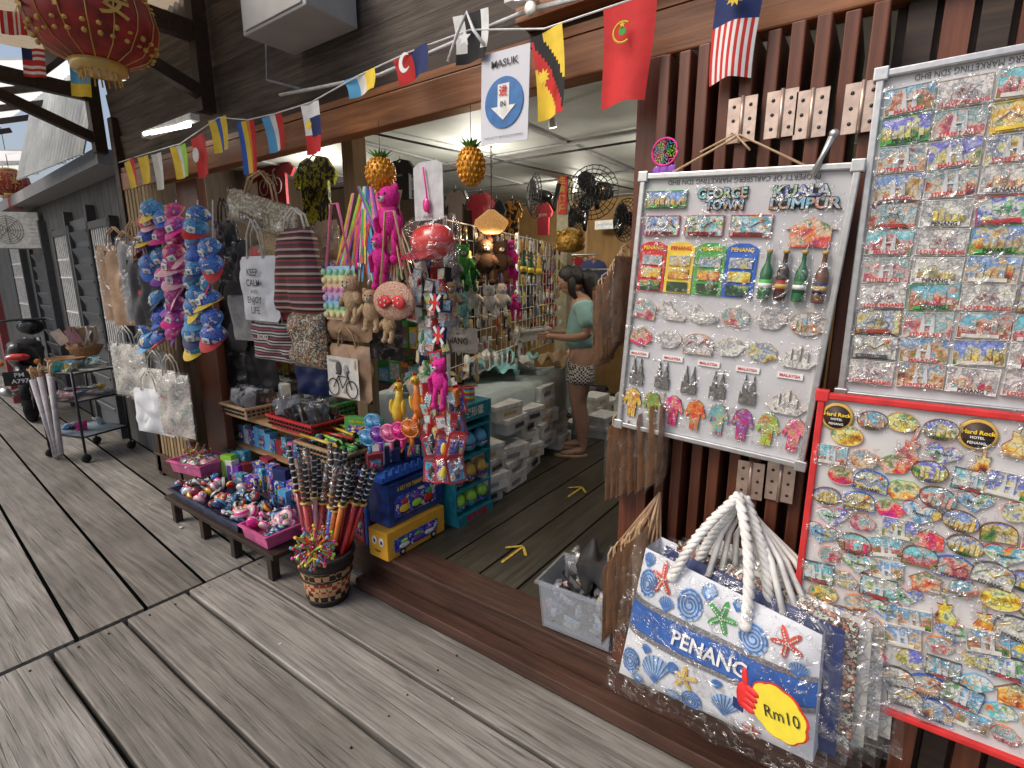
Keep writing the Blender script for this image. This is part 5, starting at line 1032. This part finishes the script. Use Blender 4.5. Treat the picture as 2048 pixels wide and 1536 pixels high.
P=PY(1140,478,2.6); g=G(); GM=mat('golden_ornament',(.45,.25,.05),r=.4,me=.5,nz=.6,sc=50,bp=1); g.lathe([(.05,-.12),(.12,-.1),(.13,0),(.1,.06),(.03,.1)],GM,14)
for k in range(14): g.sph((.11*cos(k),.11*sin(k),R.uniform(-.1,.05)),.03,GM,8,6)
one('gold_ornament','carved golden hanging ornament','ornament',g,P)

# ================= WOMAN =================
def skin(nodes,edges,rad,root,sub=2):
    me=bpy.data.meshes.new('sk'); me.from_pydata(nodes,edges,[]); o=bpy.data.objects.new('sk',me); COL.objects.link(o)
    md=o.modifiers.new('s','SKIN'); md.use_smooth_shade=True; sd=o.modifiers.new('u','SUBSURF'); sd.levels=sub; sd.render_levels=sub
    for i,sv in enumerate(me.skin_vertices[0].data): sv.radius=rad[i] if isinstance(rad[i],tuple) else (rad[i],rad[i]); sv.use_root=(i==root)
    dg=bpy.context.evaluated_depsgraph_get(); dg.update(); m2=bpy.data.meshes.new_from_object(o.evaluated_get(dg))
    vs=[tuple(v.co) for v in m2.vertices]; fs=[list(p.vertices) for p in m2.polygons]; bpy.data.objects.remove(o); return vs,fs
nd=[(0,0,.86),(0,.005,.97),(0,0,1.1),(0,0,1.22),(0,-.01,1.31),(0,-.035,1.36),(0,-.05,1.40)]
ed=[(0,1),(1,2),(2,3),(3,4),(4,5),(5,6)]; rd=[(.14,.11),(.12,.09),(.12,.09),(.135,.095),(.09,.06),(.048,.048),(.05,.05)]
for q in(-1,1):
    b=len(nd); nd+=[(q*.085,0,.80),(q*.09,-.01,.62),(q*.09,-.015,.46),(q*.09,.02,.28),(q*.09,.03,.10),(q*.09,.03,.05),(q*.1,-.08,.03),(q*.105,-.14,.025)]; rd+=[.095,.084,.06,.058,.036,.036,.032,.02]
    ed+=[(0,b)]+[(b+k,b+k+1) for k in range(7)]
    b=len(nd); nd+=[(q*.145,0,1.29),(q*.19,.02,1.17),(q*.20,.03,1.05),(q*.17,-.09,1.02),(q*.13,-.20,1.03),(q*.12,-.26,1.035)]; rd+=[.05,.046,.039,.036,.025,(.022,.03)]
    ed+=[(4,b)]+[(b+k,b+k+1) for k in range(5)]
vs,fs=skin(nd,ed,rd,0)
SK=mat('human_skin',(.46,.27,.19),r=.5,nz=.08,bp=.03)
body=G(); body.add(vs,fs,SK,1)
HT=TR((0,-.085,1.475),(.45,0,0))
body.sph((0,0,0),(.072,.09,.105),SK,20,14,T=HT); body.sph((0,-.03,-.05),(.05,.06,.055),SK,12,8,T=HT); body.sph((0,-.095,-.015),(.012,.018,.022),SK,8,6,T=HT); body.sph((0,-.086,-.055),(.022,.01,.006),mat('lips',(.4,.12,.1)),8,6,T=HT)
for q in(-1,1):
    body.sph((q*.072,.0,-.01),(.012,.02,.028),SK,8,6,T=HT); body.sph((q*.028,-.082,.012),(.012,.008,.006),c('white'),8,6,T=HT); body.sph((q*.028,-.089,.012),(.005,.004,.005),c('black'),6,4,T=HT); body.tube([(q*.014,-.088,.03),(q*.028,-.09,.034),(q*.044,-.082,.03)],.003,c('black'),5,T=HT)
    for k in range(4):
        body.tube([(q*.115,-.255,1.025+.016*k-.02),(q*.10,-.295,1.02+.016*k-.02),(q*.075,-.315+.003*k,1.018+.016*k-.02),(q*.055,-.305+.004*k,1.018+.016*k-.02)],[.009,.0085,.008,.006],SK,6)
    body.tube([(q*.11,-.235,1.05),(q*.09,-.26,1.065),(q*.07,-.275,1.062)],[.011,.009,.007],SK,6)
HA=mat('black_hair',(.012,.009,.008),r=.4,nz=.5,sc=200,bp=.5)
hr_=G(); hr_.sph((0,.018,.022),(.082,.095,.106),HA,18,12,T=HT)
hr_.tube([(0,.0,1.54),(0,.045,1.50),(0,.085,1.40),(0,.115,1.25),(0,.12,1.1),(0,.11,1.0)],[.05,.078,.07,.062,.045,.008],HA,12)
for q in(-1,1): hr_.tube([(q*.05,-.06,1.55),(q*.074,-.085,1.48),(q*.072,-.08,1.38),(q*.06,-.03,1.3)],[.022,.03,.026,.008],HA,8)
TEE=mat('teal_cotton',(.27,.48,.47),r=.9,nz=.12,sc=9,bp=.3)
n2=[(0,.005,.90),(0,.005,1.0),(0,0,1.1),(0,0,1.22),(0,-.005,1.31)]; e2=[(0,1),(1,2),(2,3),(3,4)]; r2_=[(.16,.13),(.152,.125),(.15,.12),(.155,.12),(.10,.075)]
for q in(-1,1):
    b=len(n2); n2+=[(q*.15,0,1.28),(q*.19,.02,1.19),(q*.205,.028,1.10)]; r2_+=[.066,.07,.076]; e2+=[(4,b),(b,b+1),(b+1,b+2)]
vs,fs=skin(n2,e2,r2_,0); tee=G(); tee.add(vs,fs,TEE,1)
n3=[(0,0,.92),(0,0,.84)]; e3=[(0,1)]; r3=[(.15,.12),(.15,.125)]
for q in(-1,1):
    b=len(n3); n3+=[(q*.09,0,.78),(q*.1,-.008,.67),(q*.1,-.01,.63)]; r3+=[.11,.112,.118]; e3+=[(1,b),(b,b+1),(b+1,b+2)]
vs,fs=skin(n3,e3,r3,0); sh=G(); sh.add(vs,fs,SHORTM,1)
ff=G()
for q in(-1,1): ff.poly([(q*.10+x,z) for x,z in circ(.042,16,0,0,.125)],0,.014,c('tan'),T=TR((0,-.06,.002),(pi/2,0,0))); ff.tube([(q*.07,-.02,.03),(q*.1,-.12,.05),(q*.13,-.02,.03)],.005,c('brown'),6)
hd_=PZ(1156,903,.2)
WR=-1.0
wo=thing('person','person with long black hair in teal t-shirt looking down','person',[('body',body),('hair',hr_),('t_shirt',tee),('shorts',sh),('flip_flops',ff)],(hd_.x,hd_.y,.2),(0,0,WR)); wo.scale=(1.15,1.15,1.0)
g=tubm(.2,.26,.09,c('offwhite')); q=Matrix.Rotation(WR,3,'Z')@Vector((0,-.40,.99))
one('paper_tray','open white carton held in both hands','carton',g,Vector((hd_.x,hd_.y,.2))+q,(.1,0,WR+.2))
for i in range(5): g=G(); g.box((0,0,0),(.13,.17,.004),c('offwhite')); g.box((0,0,.003),(.1,.002,.001),c('grey')); one('paper_sheet','sheet of white paper lying in held carton','paper',g,Vector((hd_.x,hd_.y,.2))+q+Vector((0,0,.03+.012*i)),(.1,0,WR+R.uniform(-.3,.3)),'papers in the held carton')
for (u,v) in((1025,1110),(1150,985)):
    P=PZ(u,v,.2); g=G(); m=mat('yellow_floor_tape',(.6,.42,.06),r=.6,nz=.4,sc=40)
    g.box((0,-.0,0),(.016,.20,.002),m); g.box((.036,.065,.0022),(.016,.1,.002),m,rot=(0,0,.75)); g.box((-.036,.065,.0044),(.016,.1,.002),m,rot=(0,0,-.75))
    one('floor_arrow','yellow tape arrow stuck on the shop floor','floor marking',g,(P.x,P.y,.2045),(0,0,.0),'yellow tape arrows')

# ================= FRONT GOODS =================
def crate(P,w,d,h,m,label,rz=0,name='plastic_crate',slots=True,grp='goods trays of the shop front'):
    g=tubm(w,d,h,m)
    if slots:
        for k in range(int(w/.035)): 
            for zz in(.35,.65): g.box((-w/2+.02+k*.035,-d/2-.002,h*zz),(.018,.012,h*.14),c('black'))
        for k in range(int(d/.035)): 
            for zz in(.35,.65): g.box((w/2+.002,-d/2+.02+k*.035,h*zz),(.012,.018,h*.14),c('black'))
    return one(name,label,'tray',g,P,(0,0,rz),grp)
tb=G(); tb.box((0,0,.49),(1.25,.5,.03),TABW); tb.box((0,0,.22),(1.15,.4,.02),TABW)
for sx in(-1,1):
    for sy in(-1,1): tb.box((sx*.59,sy*.22,.24),(.05,.05,.48),TABW)
one('wooden_table','light pine two tier goods table','table',tb,(-3.45,.36,.2),bev=.004)
wal=[]
for m_ in(mat('dark_wallet_leather',(.03,.027,.03),r=.4,nz=.5,sc=12),c('dgrey'),PR[1],c('dbrown'),c('grey'),c('black'),c('lgrey')):
    g=G(); g.pil(.14,.12,.02,m_,pw=8); g.pil(.155,.135,.03,CLB,wr=.02); wal.append(g.mesh('wallet'))
for (x,y,w,d,h,cl,lb) in[(-3.72,.2,.34,.3,.09,'tan','beige perforated basket of wallets'),(-3.05,.2,.5,.26,.09,'red','red perforated basket of wrapped wallets'),(-3.25,.50,.4,.22,.12,'green','green basket of wrapped purses'),(-3.85,.5,.3,.24,.12,'black','black tray of boxed goods')]:
    crate((x,y,.706),w,d,h,c(cl),lb)
    n=int(w/.016)
    for i in range(n):
        one('wallet','wrapped wallet standing in perforated basket','wallet',wal[R.randrange(7)],(x-w/2+.04+i*(w-.08)/n,y+R.uniform(-.06,.06),.80+R.uniform(0,.05)),(R.uniform(-.5,.5),R.uniform(-.3,.3),1.3+R.uniform(-.6,.6)),'wrapped wallets in baskets')
for i in range(5):
    g=G(); g.box((0,0,.06),(.09,.07,.12),c('white')); g.box((0,-.037,.07),(.06,.003,.05),c('lgrey')); one('white_box','small white upright gift box on tray','box',g,(-3.98+.1*i,.28+.02*i,.8),(0,0,R.uniform(-.2,.2)),'small white gift boxes')
bn=G(); bn.box((0,0,.17),(1.4,.34,.03),DKW)
for x in(-.62,-.2,.2,.62):
    for y in(-.13,.13): bn.box((x,y,.08),(.05,.05,.16),DKW)
one('low_bench','low dark timber bench along the step','bench',bn,(-3.28,-.2,0),bev=.004)
TN=mat('navy_printed_tray',(.03,.04,.09),r=.4,nz=.8,sc=14,coat=.3); TP=mat('pink_printed_tray',(.55,.1,.26),r=.4,nz=.4,sc=12,coat=.3)
crate((-3.42,-.21,.19),.92,.30,.075,TN,'long navy printed card tray full of tins',slots=False)
crate((-2.79,-.24,.19),.28,.24,.085,TP,'pink printed card tray full of round tins',slots=False)
crate((-3.98,-.10,.30),.34,.26,.09,TP,'pink printed card tray of wrapped toys',slots=False,rz=.2)
g=G()
for q in(-1,1): g.tube([(q*.12,-.1,0),(q*.12,-.1,.3)],.012,DKW,6); g.tube([(q*.12,.1,0),(q*.12,.1,.3)],.012,DKW,6)
one('stool_stand','small dark timber stand under pink tray','stool',g,(-3.98,-.10,0))
def tin(m1,m2):
    g=G(); g.lathe([(.028,-.02),(.036,-.014),(.038,0),(.036,.014),(.028,.02),(.001,.022)],[m1,m1,m2,m1,m1],16); g.tube([(-.012,0,.022),(0,0,.035),(.012,0,.022)],.003,MET,5); g.sph((0,0,.021),(.018,.018,.003),PR[4],8,4); return g.mesh('round_tin')
tins=[(tin(g_(a),g_(b)),a) for a,b in(('hot','lpink'),('white','pink'),('navy','sky'),('red','yellow'),('black','lgrey'),('lpink','hot'),('yellow','red'),('sky','blue'),('dgrey','red'),('dred','black'))]
for i in range(125):
    x=-3.42+R.uniform(-.42,.42) if i<95 else -2.79+R.uniform(-.1,.1); y=-.21+R.uniform(-.12,.12); me,k_=tins[R.choice([2,2,3,4,4,4,6,7,8,9,1,5,9])] if i<95 else tins[R.choice([0,1,5,5,2,4])]
    o=one('round_tin','small glossy '+en(k_)+' round toy case in tray','toy case',me,(x,y,.235+R.uniform(0,.07)),(R.uniform(-1.2,1.2),R.uniform(-1.2,1.2),0),'round toy cases in the front trays'); o.scale=(R.uniform(.65,1.2),)*3
for i in range(12):
    g=G(); g.pil(.12,.09,.05,c(['white','hot','sky','lpink'][i%4]),wr=.03); g.pil(.14,.11,.07,CLB,wr=.04,seed=i); one('wrapped_toy','film wrapped toy lying in pink tray','toy',g,(-3.98+R.uniform(-.12,.12),-.1+R.uniform(-.08,.08),.37),(1.3,0,R.uniform(0,3)),'wrapped toys in the pink tray')
def tbox(P,w,d,h,m,label,rz=0,txt=None,win=True,tc='yellow'):
    g=G(); g.box((0,0,h/2),(w,d,h),m); pa=[('carton_shell',g)]
    if win:
        v=G(); v.box((-w*.02,-d/2-.002,h*.42),(w*.76,.003,h*.5),TOYP)
        for k in range(3):
            cl=R.choice(VIV); x=-w*.24+k*w*.22; v.sph((x,-d/2-.006,h*.34),(w*.09,.008,h*.1),g_(cl),10,6); v.sph((x,-d/2-.008,h*.5),(w*.06,.007,h*.07),g_(R.choice(VIV)),8,6); v.box((x,-d/2-.006,h*.24),(w*.14,.006,h*.05),c('black'))
        pa.append(('window',v))
    if txt: t=G(); t.text(txt,0,-d/2-.004,h*.84,h*.14,c(tc),bold=.03,width=w*.7); pa.append(('lettering',t))
    return thing('toy_box',label,'toy box',pa,P,(0,0,rz),'boxed toys in the shop front',bev=.002)
YB=mat('yellow_bus_carton',(.8,.42,.04),r=.4,nz=.08,coat=.3)
b=tbox((-2.06,.16,.206),.44,.15,.16,YB,'yellow bus shaped toy box with face and window',rz=pi/2)
fc=G()
for dx in(-.028,.028): fc.sph((dx,-.0,.1),(.02,.004,.026),c('white'),12,8); fc.sph((dx+.004,-.004,.1),(.008,.003,.012),c('black'),8,6)
fc.tube([(-.02,-.004,.05),(0,-.004,.042),(.02,-.004,.05)],.003,c('black'),5)
mk('face_print',fc,(-.222,-.0,0),(0,0,-pi/2),par=b)
for dx in(-.12,.12): wl=G(); wl.tube([(dx,-.078,.02),(dx,-.083,.02)],.022,c('black'),14); wl.tube([(dx,-.083,.02),(dx,-.086,.02)],.01,c('lgrey'),10); mk('printed_wheel',wl,par=b)
tbox((-2.10,.20,.37),.42,.16,.24,mat('blue_toy_carton',(.015,.05,.22),r=.35,nz=.5,sc=20,coat=.4),'dark blue toy vehicle box with clear window',rz=pi/2,txt='A KEY FOR TRANSFORMATION')
bs=G(); bs.box((0,0,.64),(.2,.5,.03),c('blue'))
for k in range(10): bs.box((.1,-.22+k*.049,.66),(.01,.02,.06),c('blue'))
for sy in(-1,1): bs.box((-.08,sy*.22,.42),(.02,.02,.44),c('blue'))
one('blue_shelf','blue plastic slotted shelf over the toy boxes','shelf',bs,(-2.14,.22,.0))
for i in range(14):
    x=-2.2+R.uniform(-.04,.12); y=.02+i*.03; w=R.uniform(.06,.1)
    tbox((x,y,.672),w,.05,R.uniform(.08,.14),c(R.choice(['white','navy','dred','black','sky','offwhite'])),'small toy box standing on blue shelf',rz=R.uniform(.6,1.4),win=i%2==0)
for i in range(38):
    x=-3.95+R.uniform(0,1.75); y=.0+R.uniform(0,.14); w=R.uniform(.07,.13); h=R.uniform(.1,.24); cl=R.choice(['sky','blue','navy','dred','white','purple','black','lime','dgrey','cyan'])
    tbox((x,y,.206),w,.06,h,c(cl) if i%2 else TOYP,'small upright '+(en(cl) if i%2 else 'multicoloured')+' toy box by the bench',rz=R.uniform(-.3,.4),win=i%3!=0)
for i in range(30):
    x=-2.95+R.uniform(0,.72); y=.12+R.uniform(0,.3); w=R.uniform(.08,.15); cl=R.choice(['black','dred','navy','lime','dgreen','red','dgrey','white','tan'])
    tbox((x,y,.206+.125*(i%3)),w,.1,.12,c(cl) if i%3 else TOYP,'stacked '+(en(cl) if i%3 else 'multicoloured')+' toy box on the floor',rz=R.uniform(-.3,.5),win=i%2==0)
for i in range(14):
    tbox((-3.97+.075*i,.24,.432),.07,.07,R.uniform(.08,.18),c(R.choice(['sky','dred','navy','white','lime','pink','black'])) if i%2 else TOYP,'small toy box on lower table shelf',rz=R.uniform(-.2,.2),win=i%2==0)
crate((-2.7,.2,.58),.5,.3,.1,c('tan'),'beige perforated basket of small toys')
tbox((-2.55,.28,.70),.26,.05,.14,c('green'),'green and yellow boxed toy reading CLUBHOUSE',txt='CLUBHOUSE',rz=.3)
for i in range(40):
    g=G(); cl=R.choice(VIV+['black','dgrey','red']); g.sph((0,0,0),(.03,.02,.02),g_(cl),10,6); g.sph((.02,0,.018),.014,g_(R.choice(VIV)),8,6)
    for q in(-1,1): g.tube([(q*.015,-.022,-.012),(q*.015,.022,-.012)],.01,RUB,8)
    one('toy_car',en(cl)+' small plastic toy car in basket','toy car',g,(-2.7+R.uniform(-.22,.22),.2+R.uniform(-.12,.12),.67+R.uniform(0,.04)),(R.uniform(-.5,.5),R.uniform(-.5,.5),R.uniform(0,6)),'toy cars in the basket')
for i in range(5):
    g=G(); g.tube([(-.3,0,0),(.1,0,0)],[.006,.012],g_(['yellow','lime','red','yellow','lime'][i]),8); g.box((.12,0,0),(.012,.02,.09),c('black')); g.tube([(.13,0,0),(.24,0,0)],.012,g_('green'),8)
    one('toy_sabre','toy sabre with coloured plastic blade lying across basket','toy sword',g,(-2.62,.06+.05*i,.72+.008*i),(R.random(),0,R.uniform(-.2,.1)),'toy sabres lying on the basket')
for i,(u,v,cl) in enumerate([(735,875,'sky'),(757,870,'purple'),(778,866,'pink'),(800,862,'hot'),(820,857,'orange'),(745,845,'sky')]):
    P=PY(u,v,-.06); r=.045; g=G(); g.tube([(r*cos(t*pi/10),0,r*sin(t*pi/10)) for t in range(21)],.006,g_(cl),6)
    for k in range(20): t=k*pi/10; g.tube([(0,-.012,0),(r*cos(t),0,r*sin(t))],.003,g_(cl),4)
    g.sph((0,-.012,0),(.013,.006,.013),g_(cl),10,6); g.lathe([(.045,.01),(.04,.03),(.01,.04)],g_(cl),16,T=TR((0,0,0),(-pi/2,0,0))); h_=G(); h_.tube([(0,.01,-r),(0,.01,-r-.05)],.011,g_(cl),8)
    thing('handheld_fan',en(cl)+' handheld mini fan with round grille','fan',[('grille',g),('handle',h_)],P,(.1,0,.3),'handheld mini fans')
for (u,v,r0) in((795,810,0),(825,850,.3),(835,800,-.2)):
    P=PY(u,v,.0); g=G(); g.tube([(0,0,-.09),(0,0,-.03),(.01,0,.04),(.015,0,.09)],[.02,.035,.02,.018],g_('yellow' if u<800 else 'orange'),10); g.sph((.015,-.01,.1),(.022,.025,.022),g_('yellow')); g.sph((.015,0,.125),(.008,.02,.014),g_('red'),8,6); g.tube([(.015,-.03,.1),(.015,-.055,.093)],[.009,.002],g_('orange'),6)
    for q in(-1,1): g.tube([(q*.015,0,-.09),(q*.02,-.005,-.16)],.006,g_('orange'),6); g.sph((q*.035,0,-.01),(.01,.02,.04),g_('yellow'),8,6)
    one('rubber_chicken','yellow rubber chicken toy hanging on strip','toy',g,P,(0,r0,.3),group='rubber chicken toys')
plush(PY(880,760,-.17),.12,'hot',long=True,label='small hot pink plush hanging on strip')
P=Vector((-2.05,.62,.2)); st=G(); TQ=mat('turquoise_card',(.02,.24,.31),r=.4,nz=.3,coat=.3); st.box((0,0,.03),(.24,.34,.06),TQ); st.box((-.1,0,.36),(.02,.34,.72),TQ)
for z in(.22,.42,.6): st.box((0,0,z),(.22,.32,.012),TQ)
for sy in(-1,1): st.box((0,sy*.165,.36),(.2,.012,.7),TQ)
hdg=G(); hdg.box((.0,0,.70),(.22,.34,.10),TQ); T=TR((.115,0,.7),(0,0,pi/2)); hdg.text('变形蛋',0,0,0,.06,c('white'),bold=.02,T=T)
lt=G(); T=TR((.125,0,.03),(0,0,pi/2)); lt.text('变形联盟',0,0,0,.05,c('red'),bold=.03,T=T)
thing('egg_stand','turquoise card display stand holding toy eggs','display stand',[('shelf_card',st),('header_card',hdg),('lettering',lt)],P)
for j,z in enumerate((.075,.24,.44)):
    for i in range(3):
        g=G(); cl=['lime','gold','sky'][j]; g.lathe([(.005,-.0),(.035,.01),(.048,.035),(.05,.05)],g_('cyan' if j!=1 else 'orange'),16); g.lathe([(.05,.05),(.047,.075),(.035,.105),(.015,.125),(.002,.13)],g_(cl),16); g.tube([(.051*cos(t*pi/8),.051*sin(t*pi/8),.05) for t in range(17)],.003,c('dgrey'),5); g.lathe([(.0505,.03),(.0505,.05)],TOYP,16)
        one('toy_egg',en(cl)+' topped plastic toy egg on stand','toy egg',g,P+Vector((.06,-.11+.11*i,z)),(0,0,R.random()),'toy eggs on the stand')
sp2=G() 
for k in range(14): sp2.tube([(.035*cos(t*pi/8),.035*sin(t*pi/8),.006*k) for t in range(17)],.003,g_(['red','orange','yellow','lime','sky','purple'][k%6]),5)
one('spring_toy','rainbow coil spring toy on egg stand','toy',sp2,P+Vector((.03,.05,.76)))
for i in range(12):
    g=G(); h_=.13; g.poly([(-.04,-h_/2),(.04,-h_/2),(.04,h_*.4),(.02,h_/2),(-.02,h_/2),(-.04,h_*.4)],0,.003,c(['red','dred'][i%2])); g.poly([(-.03,-.05),(.03,-.05),(.03,.03),(-.03,.03)],-.004,.002,TOYP); g.sph((0,-.012,-.01),(.014,.010,.030),g_(['black','yellow','navy'][i%3]),8,6); g.pil(.07,.11,.04,CLB,wr=.02,c_=(0,-.015,0),seed=i)
    one('carded_toy','red carded blister toy hanging by the stand','toy',g,PY(864+(i%3)*24,800+(i//3)*46,-.08-.01*i),(0,R.uniform(-.3,.3),.7+R.uniform(-.3,.3)),'red carded toys')
def ball(P,r):
    g=G(); cs=['hot','lime','orange','yellow','sky','red']; pts=[]
    for k in range(46):
        z=1-2*(k+.5)/46; t=k*2.39996; q=math.sqrt(1-z*z); pts.append(Vector((q*cos(t),q*sin(t),z)))
    for k,p in enumerate(pts):
        g.tube([p*r*.45,p*r],.004,g_(cs[k%6]),5); g.sph(p*r,.009,g_(cs[(k+2)%6]),6,4)
        nn=sorted(pts,key=lambda z_:(z_-p).length)[1:4]
        for n_ in nn: g.tube([p*r*.95,(p+n_)*r*.36,n_*r*.95],.0035,g_(cs[(k+1)%6]),4)
    one('expanding_ball','multicoloured plastic expanding ball toy','toy ball',g,P,group='expanding toy balls')
ball(PY(395,915,-.12),.105); ball(PY(628,1095,-.46),.10)
bp_=PZ(645,1200,0)+Vector((0,.04,0)); bs=G(); WK=mat('black_rattan',(.02,.015,.012),r=.6,nz=.5,sc=120,bp=.8)
prb=[(.095,0),(.10,.03),(.108,.08),(.118,.14),(.126,.19),(.135,.24)]
bs.lathe(prb,[WK,BASKM,BASKR,BASKM,WK],28); bs.lathe([(.125,.235),(.142,.235),(.142,.255),(.125,.255),(.11,.2),(.001,.19)],WK,28)
for z,r in((.03,.103),(.14,.121),(.19,.129)): bs.tube([(r*cos(t*pi/14),r*sin(t*pi/14),z) for t in range(29)],.004,WK,5)
bo=one('woven_basket','round black red and natural woven basket on boardwalk','basket',bs,(bp_.x,bp_.y,.002)); bo.scale=(1.08,1.08,1.1)
for i in range(38):
    a=R.uniform(0,6.3); r=R.uniform(.02,.1); lean=R.uniform(-.28,.46); g=G(); cl=R.choice(['red','red','orange','dred','red','red']) if i<28 else R.choice(['blue','white','red','lpink'])
    L=R.uniform(.56,.72)
    g.tube([(0,0,0),(0,0,L*.66)],[.012,.015],g_(cl),8); g.lathe([(.004,L*.66),(.024,L*.66+.003),(.024,L*.66+.009),(.004,L*.66+.012)],g_('gold'),12); g.tube([(0,0,L*.67),(0,0,L)],.012,c('black' if i%3 else 'dgrey'),8)
    for k in range(6): g.tube([(0,0,L*(.71+.05*k)),(0,0,L*(.72+.05*k))],.0132,c(['orange','white','lgrey'][i%3]),8)
    if i%3==0: g.tube([(0,0,.05),(.002,0,L*1.03)],.020,CLB,8)
    one('toy_sword',en(cl)+' toy sword with wrapped hilt standing in basket','toy sword',g,(bp_.x+r*.8*cos(a),bp_.y+r*.8*sin(a),.14),(R.uniform(-.2,.1),lean*.9,0),'toy swords in the basket')
for i in range(14):
    g=G(); g.pil(.04,.28,.02,PR[4] if i%2 else TOYP,pw=8); g.pil(.05,.30,.03,CLB,wr=.02,seed=i)
    one('long_toy_packet','long colourful toy packet standing by the basket','toy packet',g,(-2.54+.03*(i%4),-.14+.05*(i//4),.42),(R.uniform(-.2,.1),R.uniform(-.15,.25),R.uniform(-.5,.5)),'long toy packets')

# ================= CAMERA, LIGHT, WORLD =================
cd=bpy.data.cameras.new('camera'); cam=bpy.data.objects.new('camera',cd); COL.objects.link(cam); cd.sensor_width=36; cd.lens=36*FL/2048; cd.clip_start=.02; cd.clip_end=800
M=Matrix.Identity(4)
Fn=F3.normalized(); Rn=RT.normalized(); Un=Rn.cross(Fn)
for i in range(3): M[i][0]=Rn[i]; M[i][1]=Un[i]; M[i][2]=-Fn[i]; M[i][3]=CAM[i]
cam.matrix_world=M; scn.camera=cam
w=bpy.data.worlds.new('World'); scn.world=w; w.use_nodes=True; nt=w.node_tree; sky=nt.nodes.new('ShaderNodeTexSky'); sky.sky_type='NISHITA'; sky.sun_disc=False
az=math.radians(215); el=math.radians(48); sky.sun_elevation=el; sky.sun_rotation=az; sky.air_density=1.0; sky.dust_density=5; sky.ozone_density=1
nt.links.new(sky.outputs[0],nt.nodes['Background'].inputs[0]); nt.nodes['Background'].inputs[1].default_value=.15
sd=bpy.data.lights.new('sun','SUN'); sd.energy=1.3; sd.angle=math.radians(28); sd.color=(1,.96,.9); so=bpy.data.objects.new('sun',sd); COL.objects.link(so)
dr=Vector((sin(az)*cos(el),cos(az)*cos(el),sin(el))); so.rotation_euler=dr.to_track_quat('Z','Y').to_euler()
scn.view_settings.view_transform='Standard'; scn.view_settings.look='None'; scn.view_settings.exposure=0
